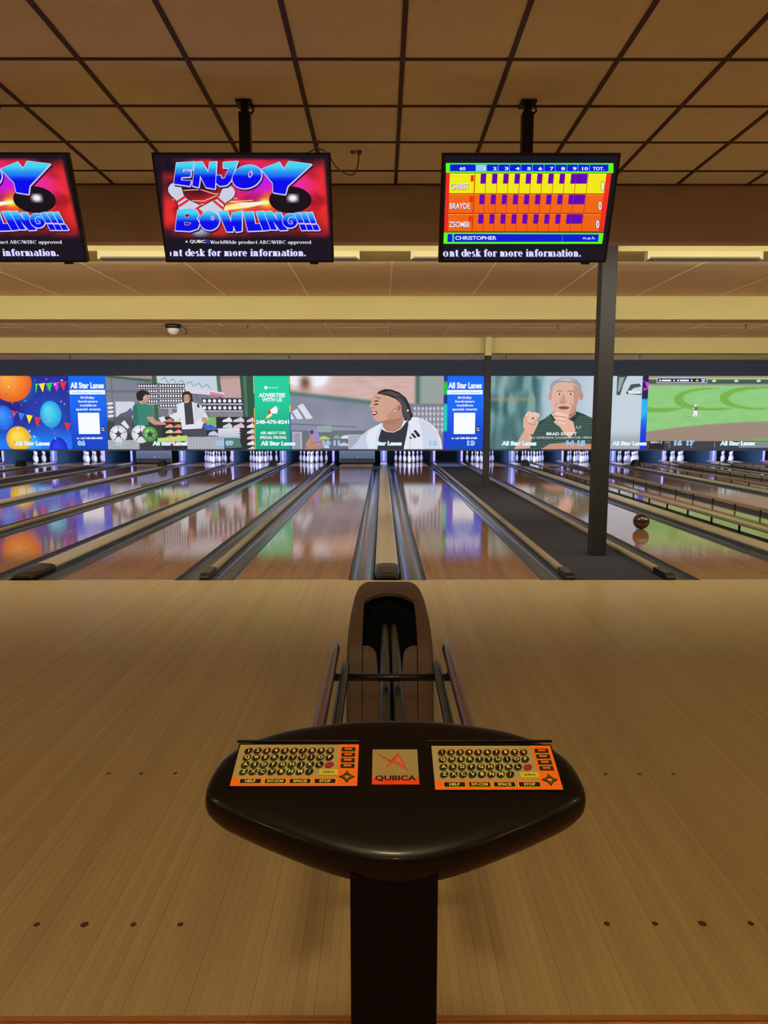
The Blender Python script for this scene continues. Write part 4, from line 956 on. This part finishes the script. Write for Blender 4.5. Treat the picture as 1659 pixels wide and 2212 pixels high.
# ================================================================== VIDEO WALL
# picture sketches use one unit = 1/69.1 m across and 1/69.8 m down
KX, X0S = 1/69.1, 826.0
def segment(a, b, label, draw):
    xa, xb = (a-X0S)*KX, (b-X0S)*KX
    t = empty('video_screen', label, 'video screen', ((xa+xb)/2, WALLY, SCR0), 'screens of the long video wall')
    q = MB(); q.box((xa-(xa+xb)/2+.002, .0, 0), (xb-(xa+xb)/2-.002, .038, SCR1-SCR0)); q.obj('screen_case', M['blackplastic'], t)
    cv = Canvas(lambda x, y: ((x-(a+b)/2)*KX, (970-y)/158*(SCR1-SCR0)), .0006); cv.clip = (a, 812, b, 970); draw(cv)
    cv.obj('screen_image', M['screen'], t, loc=(0,-.004,0)); return t
Wt = (240,245,255)
def balloon(cv, x, y, rx, ry, c0, c1): cv.shade_ell(x, y, rx, ry, c0, c1, 24); cv.poly([(x-3,y+ry+3),(x+3,y+ry+3),(x,y+ry-1)], c1)
def confetti(cv, x0, x1, n, sd):
    r = random.Random(sd)
    for _ in range(n): cv.ell(r.uniform(x0,x1), r.uniform(815,968), r.uniform(.9,2), r.uniform(1.2,2.6), r.choice([(40,210,230),(240,60,200),(240,240,250),(40,90,250),(230,60,80),(250,150,190)]), 8, r.uniform(0,3), keep=True)
    cv.l += 1
def party(x0, x1):
    def f(cv):
        cv.grid(x0, 812, x1, 970, 50, 40, lambda x, y: mix(mix((24,22,110),(34,50,170),nz(x/30,y/30)), (20,120,250), sm(900,965,y)+.4*gs(x,y,110,890,50,50)))
        for cx, sgn in ((76, 1), (-84, 1), (-240, 1), (-380, 1)):
            if cx < x0-60: continue
            o = cx-76; col5 = [(40,220,60),(250,230,40),(40,220,60),(220,50,220),(240,40,50)]
            cv.line([(o+70,832),(o+95,829),(o+150,825)], .9, (180,180,200), joints=False)
            for k in range(5): cv.poly([(o+76+15*k-2,830-k),(o+76+15*k+11,828-k),(o+76+15*k+6,849-k*1.2)], col5[k])
            for k, c in enumerate([(240,40,50),(50,130,240),(250,230,40),(240,40,50)]): cv.poly([(o+24+17*k,885+5*k),(o+38+17*k,889+4*k),(o+29+17*k,903+6*k)], c)
            cv.poly([(o+139,912),(o+154,914),(o+145,931)], (240,40,50))
            balloon(cv, o+52, 836, 30, 36, (60,120,220), (20,60,150))
            balloon(cv, o+30, 826, 44, 42, (255,170,70), (232,92,20))
            balloon(cv, o+8, 902, 23, 27, (60,150,250), (20,90,220)); balloon(cv, o+111, 894, 23, 29, (90,220,240), (20,160,220))
            balloon(cv, o+69, 960, 20, 22, (60,180,250), (30,130,240)); balloon(cv, o+124, 972, 20, 28, (30,70,240), (14,30,190))
            balloon(cv, o+39, 948, 27, 28, (255,225,90), (232,170,30))
        confetti(cv, x0, x1, int((x1-x0)*.34), 3)
    return f
def advert(a, b, edge=None):
    def f(cv):
        o = (a+b)/2; o2 = o+(2 if edge else 0)
        cv.grid(a, 812, b, 970, 4, 8, lambda x, y: mix((0,104,246),(0,66,200),sm(860,960,y)))
        if edge:
            cv.grid(a, 812, a+8, 970, 2, 30, lambda x, y: (20,50,150) if y < 826 else ((40,190,60) if y < 850 else ((24,40,140) if y < 870 else ((30,200,190) if y < 930 else (20,60,210)))))
        cv.text('All Star Lanes', o2, 838, 12.5, Wt, .045, width=72, align='c')
        cv.rect(o2-38, 842, o2+38, 851.5, (240,248,255)); cv.text('schedule your next party', o2, 848.6, 3.6, (60,130,220), .0, width=66, align='c')
        for k, (t_, w_) in enumerate((('birthday',30),('fundraisers',42),('weddings',36),('special events',53))): cv.text(t_, o2, 860.5+k*8.4, 5.6, Wt, .02, width=w_, align='c')
        cv.rect(o2-23, 891, o2+23, 937, (246,250,255))
        cv.poly([(o2+24,922),(o2+33,920),(o2+35,930),(o2+26,932)], (22,26,60)); cv.text('SCAN', o2+29, 925.5, 2.8, Wt, .02, width=7, align='c'); cv.text('ME!', o2+30, 930, 2.8, Wt, .02, width=6, align='c')
        cv.text('or call 248-888-8480', o2, 948, 4.4, Wt, .03, width=56, align='c')
    return f
def shop(cv):
    a, b = 232, 549
    def bg(x, y):
        c = mix((118,122,136),(150,155,168), sm(232,300,x)*.5+.3*nz(x/14,y/40))
        if x < 300 and y < 905: c = (104,108,124) if (y > 842 and y < 848) or (x > 244 and x < 247) else (124,128,144)
        if 300 < x < 452: c = mix((96,98,112),(170,175,185), .5*nz(x/5,y/5,2))
        if x > 452: c = (132,130,140)
        return mix(c, (40,44,50), sm(898,915,y)*.8)
    cv.grid(a, 812, b, 970, 120, 60, bg)
    cv.poly([(232,812),(549,812),(549,830),(440,822),(330,818)], (176,140,134)); cv.poly([(232,812),(252,812),(330,820),(330,825),(240,816)], (60,104,80))
    cv.poly([(332,812),(341,812),(343,905),(335,905)], (52,96,72)); cv.poly([(343,812),(470,812),(472,848),(420,845),(343,826)], (196,208,222))
    for k in range(6): cv.line([(352+18*k,820+3*k),(360+18*k,815+3*k),(368+18*k,830+2*k)], 1.5, (120,140,150), joints=False)
    cv.poly([(470,812),(478,812),(482,862),(474,858)], (70,110,90)); cv.poly([(478,820),(522,816),(522,858),(482,858)], (192,160,158)); cv.poly([(520,812),(549,812),(549,905),(526,900)], (44,84,66)); cv.poly([(527,812),(534,812),(536,900),(530,900)], (76,112,96))
    # shelves of boxed balls
    def shelf(x0, y0, x1, y1, n, rr, dy=0, c=(230,232,240)):
        cv.poly([(x0,y0),(x1,y0+dy),(x1,y1+dy),(x0,y1)], (44,46,56))
        for i in range(n):
            x = x0+(i+.5)*(x1-x0)/n; cv.ell(x, (y0+y1)/2+dy*(i+.5)/n, (x1-x0)/n*.34, (y1-y0)*.34, c, 10, keep=True)
        cv.l += 1; cv.poly([(x0-1,y1),(x1+1,y1+dy),(x1+1,y1+dy+1.6),(x0-1,y1+1.6)], (205,205,220))
    for k in range(4): shelf(302, 829+k*11, 343, 838+k*11, 8, 3)
    for k in range(5): shelf(347, 829+k*10.5, 402, 838+k*10.5, 10, 3)
    for k in range(4): shelf(420, 842+k*0, 421, 843, 1, 1)
    cv.poly([(404,832),(486,848),(486,856),(404,848)], (214,210,224)); cv.poly([(456,846),(486,852),(486,857),(456,853)], (220,120,160))
    for k in range(2): shelf(438, 860+k*15, 525, 871+k*15, 8, 4)
    # posters and shoe wall
    cv.rect(252, 867, 293, 902, (206,212,226)); cv.poly([(252,902),(262,893),(276,888),(284,880),(290,890),(286,902)], (90,96,120)); cv.rect(247, 900, 286, 935, (84,84,96)); cv.poly([(262,914),(270,907),(280,922),(276,926)], (225,228,238))
    for k in range(4):
        for j, x in enumerate((241,)): cv.ell(x, 871+9*k, 7, 2.6, (226,228,238), 12, -.1, keep=True)
    cv.l += 1
    cv.rect(350, 900, 549, 970, (40,40,48))
    for r in range(5):
        for k in range(3): cv.poly([(358+18*k,908+12*r),(368+18*k,903+12*r),(374+18*k,906+12*r),(374+18*k,911+12*r),(357+18*k,911+12*r)], [(236,120,110),(240,150,140),(206,220,150)][(r+k*2) % 3], keep=True)
    cv.l += 1
    for r in range(6):
        for k, (x, w_) in enumerate(((482,20),(505,23),(534,18))):
            if r > 1 and k < 2: continue
            cv.poly([(x-1,911+12.5*r),(x,907+12.5*r),(x+w_*.45,903+12.5*r),(x+w_*.7,900+12.5*r),(x+w_,906+12.5*r),(x+w_,911+12.5*r)], [(222,226,236),(200,216,210),(236,180,220)][(k+r) % 3], keep=True)
    cv.l += 1
    # green poster, folded shirts, counter
    cv.rect(446, 899, 468, 928, (96,150,90)); cv.rect(447.5, 901, 466.5, 926, (130,176,110))
    for k in range(4): cv.poly([(470,925+6*k),(516,923+6*k),(520,929+6*k),(472,931+6*k)], (214-8*k,216-8*k,226-6*k))
    def net(x, y):
        m_ = (math.sin(x*.9+y*1.6)*math.sin(x*.9-y*1.6)); return mix((206,208,218), (70,74,84), sm(-.1,.5,m_))
    cv.grid(404, 942, 484, 970, 80, 28, net); cv.grid(232, 950, 300, 970, 60, 18, net)
    cv.poly([(484,945),(516,945),(522,966),(486,968)], (80,120,110)); cv.rect(394, 908, 446, 943, (70,72,84)); cv.poly([(394,908),(446,908),(446,915),(394,915)], (120,124,140))
    for x, y, c in ((432,918,(70,90,220)),(456,922,(60,90,220)),(463,936,(190,200,240))): cv.poly([(x-14,y+4),(x-10,y-3),(x,y-6),(x+5,y-2),(x+14,y+2),(x+14,y+5)], c)
    # big footballs
    for x, r_, cc in ((256,19,(200,202,214)),(304,20,(205,208,216)),(324,17,(90,190,80))):
        cv.shade_ell(x, 937, r_, r_, (236,238,244) if cc[1] > 195 else (150,230,120), cc if cc[1] > 195 else (50,120,50), 24); 
        cv.poly([(x,928),(x+3,934),(x+9,935),(x+4,939),(x+6,946),(x,942),(x-6,946),(x-4,939),(x-9,935),(x-3,934)], (60,62,80)); 
        for an in range(5): cv.line([(x+11*math.sin(an*1.257),937-11*math.cos(an*1.257)),(x+r_*.95*math.sin(an*1.257),937-r_*.95*math.cos(an*1.257))], 1.6, (96,98,116), joints=False, keep=True)
        cv.l += 1
    cv.poly([(340,946),(404,940),(404,952),(340,955)], (190,214,120))
    # man in a green t-shirt, seen from behind at the left
    sk_ = (196,150,132)
    cv.poly([(289,880),(294,872),(303,869),(312,868),(320,872),(331,880),(334,900),(328,906),(322,890),(322,918),(289,918)], (52,130,112)); cv.poly([(289,880),(297,871),(301,900),(300,918),(289,918)], (44,112,98))
    cv.poly([(318,900),(331,899),(338,908),(358,912),(360,917),(334,917),(324,910)], sk_); cv.poly([(306,862),(318,862),(319,872),(305,872)], sk_)
    cv.shade_ell(316, 858, 10, 13, (214,166,146), (180,132,116), 20); cv.poly([(299,862),(298,850),(303,844),(312,842),(322,844),(327,850),(326,853),(318,852),(313,857),(312,864),(305,866)], (38,28,28))
    cv.poly([(344,902),(356,898),(360,908),(350,912)], (222,222,230))
    # woman in a white hooded jacket holding a phone
    cv.poly([(386,872),(400,868),(418,868),(436,874),(446,890),(452,905),(440,914),(436,925),(394,927),(391,903),(380,908),(368,899),(366,890),(374,893),(384,890)], (222,226,234))
    cv.poly([(400,870),(417,869),(420,915),(402,917)], (58,58,70)); cv.poly([(420,872),(436,874),(446,890),(440,900),(430,905),(422,916)], (206,212,224))
    cv.poly([(427,874),(431,872),(434,879),(429,880)], (40,40,50)); cv.poly([(365,884),(374,880),(374,894),(368,895)], (170,160,206)); cv.ell(371,891,4,5,sk_,12)
    cv.poly([(396,862),(397,850),(403,845),(412,845),(418,852),(419,866),(414,870),(399,868)], (44,36,38)); cv.shade_ell(406.5, 860, 7.4, 10.5, (206,154,132), (168,118,100), 20); cv.poly([(397,858),(399,849),(407,846),(415,850),(416,858),(410,851),(402,852)], (44,36,38))
    cv.line([(402,866),(406,868),(410,866)], 1.2, (246,240,240), joints=False); cv.line([(402,858),(405,857.5)], 1, (60,40,40), joints=False); cv.line([(408,857.5),(411,858)], 1, (60,40,40), joints=False)
    cv.poly([(438,900),(450,902),(448,912),(436,910)], sk_)
def green_ad(cv):
    a, b = 549, 628
    cv.grid(a, 812, b, 970, 4, 8, lambda x, y: mix((24,206,156),(12,160,124),sm(840,960,y)))
    cv.rect(a, 812, a+1.6, 970, (240,180,40)); cv.rect(a, 850, a+1.6, 880, (30,60,80)); cv.rect(b-2.2, 812, b, 830, (240,120,30)); cv.rect(b-2.2, 830, b, 850, (30,150,60)); cv.rect(b-2.2, 875, b, 890, (250,200,40)); cv.rect(b-2.2, 890, b, 970, (20,90,190))
    cv.poly([(576,832.5),(581,837),(576,841.5),(571,837)], Wt); cv.text('ALLSTAR', 582, 838.6, 3.4, Wt, .0, width=20)
    cv.text('ADVERTISE', 588.5, 857, 8.4, Wt, .04, width=57, align='c'); cv.text('WITH US', 588.5, 866.5, 8, Wt, .04, width=43, align='c')
    cv.poly([(580,888),(596,876),(600,880),(600,890),(597,893),(584,892)], (246,242,240)); cv.poly([(578,886),(584,885),(586,892),(580,894)], (230,50,50)); cv.poly([(576,898),(586,892),(589,896),(584,900),(578,904),(575,902)], (248,230,200)); cv.poly([(574,900),(579,899),(578,905),(574,904)], (250,180,50))
    for p in ([(597,879),(601,873)],[(600,882),(607,876)],[(601,885),(606,882)]): cv.line(p, 1.5, (60,200,230), joints=False)
    cv.text('248-470-8241', 588.5, 914.5, 8, Wt, .035, width=72, align='c')
    cv.text('ASK ABOUT OUR', 589.5, 937.4, 6.2, Wt, .03, width=55, align='c'); cv.text('SPECIAL PRICING', 589.5, 947.4, 6.2, Wt, .03, width=57, align='c')
def woman(cv):
    a, b = 628, 958; sk0, sk1 = (206,160,138), (168,120,100)
    def bg(x, y):
        c = mix((124,128,148),(150,154,172), nz(x/50,y/50)); yb = 846+(x-628)*.115
        if x < 905: c = mix(mix((200,160,152),(214,186,180),nz(x/40,y/6,3)), c, sm(yb-6,yb+5,y)); c = mix(c, (70,110,106), .8*math.exp(-((y-yb-3)/5)**2))
        c = mix(c, (236,240,248), min(1, 2.2*gs(x,y,640,815,15,17)+2.2*gs(x,y,686,812,22,22))); c = mix(c, (110,60,40), .9*gs(x,y,660,826,12,16))
        if x > 892: c = mix((196,168,166), (150,160,156), sm(892,906,x)); c = mix(c, (60,96,84), .9*math.exp(-((x-902)/5)**2)); 
        if x > 884 and y > 872: c = mix((112,114,128), (134,136,150), nz(x/9,y/9,9))
        if y > 930 and x < 790: c = mix(c, (84,88,104), .6)
        return c
    cv.grid(a, 812, b, 970, 150, 76, bg)
    for r in range(5):
        for k in range(8): cv.ell(896+8.4*k, 882+11.5*r, 3.1, 4.2, (188+4*(k*r % 5),190,204), 10, keep=True)
        cv.l += 1; cv.rect(886, 888+11.5*r, 958, 889.5+11.5*r, (160,162,178))
    cv.line([(628,915),(770,922)], 2, (96,100,120), joints=False)
    for P in ([(643,876),(655,871),(676,903),(662,905)],[(632,888),(642,882),(655,904),(642,905)],[(628,893),(630,893),(636,905),(628,905)]): cv.poly(P, (214,220,232))
    for x, y, w_, c in ((728,944,14,(130,170,120)),(700,946,24,(176,206,90)),(748,944,22,(216,220,234)),(744,960,20,(196,200,214)),(705,965,12,(200,205,220))): cv.poly([(x-w_/2,y+3),(x-w_/2,y-2),(x,y-5),(x+w_/2,y),(x+w_/2,y+3)], c)
    cv.rect(685, 919, 716, 933, (140,168,166)); cv.rect(752, 938, 782, 970, (196,186,176)); cv.rect(754, 940, 780, 970, (160,172,196)); cv.rect(631, 932, 652, 970, (180,180,192)); cv.rect(634, 935, 648, 970, (150,154,170))
    # phone and hand
    cv.poly([(666,929),(683,925),(695,954),(694,966),(677,966)], (146,140,206)); cv.poly([(668,930),(676,928),(679,936),(671,938)], (70,66,110))
    for P in ([(658,962),(668,944),(678,934),(681,936),(675,948),(668,966)],[(664,970),(672,955),(696,949),(699,951),(697,954),(682,960),(676,970)],[(657,970),(668,958),(676,954),(680,960),(672,970)],[(676,970),(684,962),(698,962),(699,965),(690,970)]): cv.poly(P, (190,136,114))
    cv.line([(672,958),(697,952)], .8, (120,80,66), joints=False); cv.line([(678,966),(697,963)], .8, (120,80,66), joints=False)
    # jacket, shirt
    cv.poly([(755,970),(770,955),(782,938),(800,926),(826,912),(845,910),(870,904),(886,899),(902,901),(925,910),(942,925),(953,948),(956,970)], (224,230,242))
    cv.poly([(755,970),(770,955),(782,938),(795,930),(790,950),(796,970)], (196,204,224)); cv.poly([(903,905),(925,912),(944,932),(953,970),(915,970),(912,935)], (206,212,230))
    cv.poly([(824,926),(834,932),(850,934),(866,926),(878,910),(884,902),(880,930),(872,970),(815,970),(818,945)], (46,46,58))
    # neck, face in profile turned to the left, chin up
    cv.poly([(826,912),(830,905),(858,900),(873,905),(866,924),(850,933),(835,931),(827,922)], (176,128,108))
    cv.poly([(816,846),(808,853),(803,862),(802,868),(799,874),(798,878),(803,881),(802,885),(805,888),(802,892),(803,896),(806,899),(807,905),(812,909),(822,910),(834,907),(848,904),(866,902),(872,884),(868,862),(852,846),(832,841)], sk0)
    cv.poly([(824,910),(834,907),(848,900),(858,888),(868,884),(868,904),(850,916),(832,916)], sk1); cv.poly([(832,900),(850,882),(862,870),(868,884),(866,902),(848,906)], (190,142,122))
    cv.poly([(805,868),(812,864),(818,865),(817,867),(811,867)], (70,46,40)); cv.poly([(808,872),(817,871),(816,874),(809,874.5)], (40,26,26)); cv.poly([(806,857),(818,858),(824,861),(817,860)], (96,64,54))
    cv.poly([(802,890),(812,887),(816,889),(812,896),(805,897)], (150,60,60)); cv.poly([(804,890.5),(813,889.5),(811,892.5),(805,893)], (244,240,238)); cv.line([(802,881),(807,880),(808,877)], 1, (140,96,80), joints=False)
    cv.ell(862, 880, 5.5, 9, (206,140,128), 14, .2); cv.ell(862, 881, 3, 6, (160,100,90), 12, .2); cv.ell(853, 887, 1.4, 1.4, (250,250,250), 8)
    cv.poly([(814,850),(820,844),(832,840),(846,841),(862,847),(876,858),(884,872),(888,888),(892,898),(886,908),(874,908),(869,892),(866,872),(856,862),(840,855),(826,852)], (40,34,40))
    for k in range(6): cv.line([(820+4*k,850-1.2*k),(838+6*k,848+1.5*k),(858+4*k,858+4*k),(870+3*k,880+4*k),(874+2.6*k,902+k)], 1.5, (84,76,86), joints=False)
    cv.ell(881, 886, 2, 2, (250,250,252), 8)
    for P in ([(893,930),(898,928),(909,941),(903,944)],[(888,937),(892,934.5),(900,944.5),(895,946.5)],[(884,943.5),(887,942),(891,947),(886,948.5)]): cv.poly(P, (34,34,44))
    cv.line([(880,905),(888,940),(884,970)], 1, (170,176,200), joints=False); cv.line([(826,914),(815,940),(812,970)], 1, (170,176,200), joints=False)
def coach(cv):
    a, b = 1045, 1385
    def bg(x, y):
        c = mix((54,96,100),(120,160,160), sm(.35,.65,nz(x/16,y/50,2))); c = mix(c, (150,176,178), .7*gs(x,y,1090,820,20,30))
        c = mix(c, (180,150,90), .5*math.exp(-((y-862)/4)**2)*(x < 1155)); c = mix(c, (70,110,110), sm(880,950,y)*.7)
        c = mix(c, (176,196,212), sm(1150,1185,x)); c = mix(c, (196,208,222), sm(1240,1290,x)); return mix(c, (128,130,126), sm(925,955,y)*sm(1290,1320,x)*.5)
    cv.grid(a, 812, b, 970, 130, 64, bg)
    for P in ([(1330,812),(1352,812),(1344,830),(1338,853),(1330,853)],[(1350,850),(1360,830),(1378,828),(1383,834),(1366,838),(1358,846),(1384,848),(1384,853)]): cv.poly(P, (60,86,84))
    cv.poly([(1334,815),(1346,815),(1336,845),(1332,845)], (150,160,160)); cv.poly([(1354,843),(1380,844),(1383,850),(1356,850)], (226,228,226))
    # striped green shirt
    sh = [(1118,970),(1122,948),(1130,934),(1150,918),(1176,904),(1196,890),(1212,894),(1236,894),(1246,888),(1262,894),(1290,908),(1300,925),(1304,970)]
    cv.poly(sh, (40,70,66))
    for k in range(16): 
        y = 898+4.6*k; cv.line([(max(1130,1190-k*6),y+2),(1180,y),(1240,y+1),(1290,y+3)], 1.0, (92,124,112), joints=False)
    cv.poly([(1186,896),(1200,886),(1216,906),(1206,916)], (30,54,54)); cv.poly([(1240,888),(1252,892),(1240,912),(1228,904)], (30,54,54)); cv.line([(1216,906),(1220,940)], 1.2, (24,44,44), joints=False)
    cv.text('U', 1246, 925, 6, (200,214,210), .01, width=9)
    sk0, sk1 = (222,176,158), (176,122,108)
    cv.poly([(1196,872),(1244,872),(1244,894),(1226,908),(1212,906),(1196,892)], sk1)
    cv.poly([(1188,832),(1194,824),(1206,819),(1226,818),(1242,824),(1250,836),(1252,850),(1248,864),(1244,880),(1236,892),(1224,897),(1210,896),(1198,888),(1190,872),(1187,852)], sk0)
    cv.poly([(1236,830),(1250,838),(1252,852),(1247,866),(1243,882),(1234,893),(1228,896),(1238,870)], (196,146,128))
    cv.ell(1187, 856, 4, 9, (206,150,136), 14); cv.ell(1254, 855, 4, 9, (190,134,120), 14)
    cv.poly([(1187,848),(1186,834),(1192,823),(1206,817),(1226,815),(1243,820),(1253,832),(1254,848),(1249,846),(1246,834),(1236,827),(1218,825),(1202,827),(1193,834),(1190,848)], (156,156,160)); cv.poly([(1200,821),(1224,817),(1240,822),(1222,822)], (196,196,200))
    for x in (1200, 1224): cv.line([(x,845.5),(x+7,843.5),(x+13,845.5)], 2, (150,118,106), joints=False); cv.poly([(x+1,851),(x+7,848.8),(x+13,851),(x+7,853.2)], (236,226,222)); cv.ell(x+7, 851, 2.1, 2.1, (54,40,40), 10)
    cv.poly([(1214,850),(1217,850),(1222,866),(1218,870),(1211,869),(1208,866)], (204,150,134)); cv.line([(1208,868),(1214,871),(1222,868)], 1.2, (140,90,80), joints=False)
    cv.poly([(1204,879),(1214,876.5),(1222,877),(1231,880),(1222,884),(1210,883.5)], (150,84,80)); cv.line([(1206,880),(1229,880.5)], 1, (70,30,30), joints=False); cv.line([(1202,868),(1199,880)], 1, sk1, joints=False); cv.line([(1231,868),(1236,880)], 1, sk1, joints=False)
    # two raised hands with forearms
    cv.poly([(1122,948),(1132,930),(1142,925),(1150,945),(1146,968),(1112,970)], (214,166,148)); 
    cv.poly([(1130,905),(1136,892),(1146,890),(1158,894),(1165,900),(1160,908),(1164,912),(1158,925),(1152,938),(1136,936),(1130,920)], (222,172,152))
    for P in ([(1134,896),(1140,888),(1146,888),(1152,897),(1146,902)],[(1146,892),(1155,889),(1164,893),(1166,898),(1156,900)],[(1138,905),(1150,898),(1158,902),(1152,910),(1142,913)]): cv.poly(P, (236,192,174))
    cv.ell(1151, 903, 3, 2.4, (90,100,110), 10); cv.line([(1140,912),(1150,918),(1158,914)], 1, (150,96,84), joints=False)
    cv.poly([(1190,894),(1198,889),(1216,891),(1230,898),(1226,904),(1238,910),(1244,930),(1232,946),(1220,936),(1210,922),(1196,912),(1200,905)], (226,178,158))
    for P in ([(1192,893),(1206,889),(1226,896),(1224,900),(1206,896)],[(1194,901),(1208,899),(1222,904),(1220,908),(1204,906)],[(1200,909),(1212,908),(1222,913),(1219,917)]): cv.poly(P, (240,200,182))
    for P in ([(1194,898),(1222,901)],[(1202,907),(1220,910)]): cv.line(P, 1, (150,100,88), joints=False)
    cv.poly([(1170,970),(1190,958),(1230,955),(1290,960),(1300,970)], (196,146,126))
    cv.text('BRAD SCOTT', 1214, 939.5, 6.4, (240,244,248), .03, width=66, align='c'); cv.text('FSU OFFENSIVE COORDINATOR 1990-93', 1214, 947, 4.6, (226,232,236), .0, width=138, align='c')
def strip(cv):
    a, b = 1385, 1398
    cv.grid(a, 812, b, 970, 4, 40, lambda x, y: (26,28,84) if y < 862 else mix((30,170,240),(10,60,220), sm(880,940,y)))
    cv.poly([(1390,825),(1398,825),(1398,844)], (226,50,230)); cv.ell(1391,840,3.4,2.8,(240,50,200),12); cv.ell(1388,823,1.4,1.4,(240,60,200),8); cv.poly([(1385,866),(1391,864),(1396,872),(1398,890),(1385,905)], (40,180,246)); cv.poly([(1385,950),(1392,942),(1398,948),(1398,970),(1385,970)], (20,50,220))
def baseball(cv):
    a, b = 1398, 1860
    def bg(x, y):
        if y < 817: return (150,150,150)
        if y < 819.5: return (222,222,90)
        if y < 829: return (62,92,80)
        if y < 832: return (150,150,140)
        c = mix((134,196,120),(150,206,132), nz(x/25,y/12)); st = 0
        for cx in (1345, 1462, 1560, 1665, 1760):
            d = math.hypot((x-cx-70)/78, (y-862+ (cx-1462)*.03)/25); inner = math.hypot((x-cx-92)/80, (y-860)/21)
            if d < 1 and inner > 1 and y > 834: st = 1
        c = mix(c, (110,168,62), .75*st); yd = 932-(x-1398)*.155+((x-1398)/260)**2*18; c = mix(c, (156,136,122), sm(yd-2,yd+2,y))
        yg = 985-(x-1398)*.15; return mix(c, (110,180,90), sm(yg-2,yg+2,y))
    cv.grid(a, 812, b, 970, 150, 80, bg); cv.rect(a, 952.5, b, 970, (60,62,70)); cv.rect(1406, 952.5, 1438, 970, (30,30,36))
    cv.rect(1415, 815.5, 1524, 827, (210,216,220)); cv.rect(1416.5, 817, 1522.5, 825.5, (40,44,84)); [cv.rect(x, 819.8, x2, 823.4, Wt) for x, x2 in ((1420,1424),(1426,1446),(1451,1454),(1459,1463),(1465,1484),(1489,1492))]; cv.rect(1494, 817, 1508, 825.5, (20,40,20)); cv.poly([(1498,823),(1502,818.5),(1506,823)], (230,230,120)); cv.rect(1511, 819, 1520, 821, Wt); cv.rect(1512, 822.4, 1518, 824.4, Wt)
    for x in (1538, 1586, 1634, 1690): cv.poly([(x-5,822),(x,819.5),(x+6,822),(x+2,825),(x-2,825)], (214,220,218))
    cv.poly([(1474,897),(1490,899),(1505,902),(1490,900)], (90,150,70))
    cv.ell(1501.5, 875, 2.6, 2.8, (226,226,226), 12); cv.poly([(1497,879),(1506,879),(1507,886),(1498,886)], (120,100,96)); cv.poly([(1496,880),(1499,879),(1499,884),(1496,885)], (206,206,206)); cv.poly([(1498,886),(1506,886),(1506,898),(1503,900),(1502,892),(1500,900),(1497,899)], (238,238,236))
    cv.text('ESPN 2', 1408, 957, 3.6, (230,232,236), .03, width=25); cv.text('HD', 1440, 956.5, 2.4, (200,202,210), .0, width=9); 
    for x in (1449, 1497, 1547): cv.rect(x, 954, x+.8, 968, (180,182,190))
    r = [(1600+4*i+ (j % 2)*2, 955+3.4*j) for j in range(4) for i in range(36)]
    for x, y in r: cv.ell(x, y, 1.4, 1.2, (225,230,240), 6, keep=True)
    cv.l += 1
def shelves2(cv):
    cv.grid(-404, 812, -160, 970, 60, 40, lambda x, y: mix((60,64,80),(150,160,176), sm(.4,.6,nz(x/12,y/16,4))))
segment(-404, -160, 'video screen outside the frame far left with a blurred shop picture', shelves2)
segment(-160, 153, 'video screen with orange, yellow and blue balloons and bunting at the left end', party(-160, 153))
segment(153, 232, 'blue party advert panel beside the balloons, over number six', advert(153, 231.4))
segment(232, 549, 'video screen showing a man and a woman in a sports shop', shop)
segment(549, 628, 'green advert panel reading ADVERTISE WITH US', green_ad)
segment(628, 958, 'video screen with a large close-up of a braided woman in a white jacket', woman)
segment(958, 1045, 'blue party advert panel left of the slim column, over number thirteen', advert(958, 1045, True))
segment(1045, 1385, 'video screen showing a grey haired man in a striped green shirt talking', coach)
segment(1385, 1398, 'narrow blue balloon strip left of the baseball picture', strip)
segment(1398, 1860, 'video screen showing a baseball outfielder on striped grass', baseball)

# glowing names and lane numbers along the bottom of the wall
def sign(t, x, wd, label, cat='lane number', h=9.6):
    cv = Canvas(lambda a, b: (a*KX, b*-KX), .0008)
    num = cat == 'lane number'
    cv.text(t, 0, 0, h, (60,170,225) if num else (150,190,215), .085, width=wd+2.6, align='c'); cv.text(t, 0, 0, h, (232,252,255), .055, width=wd+1, align='c')
    cv.text(t, 0, 0, h, (0,120,215) if num else (110,175,215), 0.0 if num else -.03, width=wd-1.2, align='c')
    o = cv.obj('lane_number_sign' if cat == 'lane number' else 'name_sign', M['screen'], None, ((x-X0S)*KX, WALLY-.052, SCR0+.125))
    tag(o, label, cat, 'lane numbers on the video wall' if cat == 'lane number' else 'name signs on the video wall')
for t_, x in (('06',175),('07',258),('08',474),('09',495),('10',705),('11',727),('12',936),('13',1018),('14',1233),('15',1257),('16',1467),('17',1494)):
    sign(t_, x, 15 if t_ not in ('11',) else 11, 'glowing cyan outlined number '+WORD[int(t_)]+' at the foot of the video wall')
for x, lb in ((69,'on the balloon picture'),(366,'on the sports shop picture'),(600,'across the foot of the green advert'),(830,'on the dark shirt of the woman'),(1122,'on the picture of the talking man'),(1361,'right of the tall column'),(1596,'on the baseball picture at right')):
    sign('All Star Lanes', x, 74, 'outlined All Star Lanes lettering '+lb, 'name sign', 8.6)
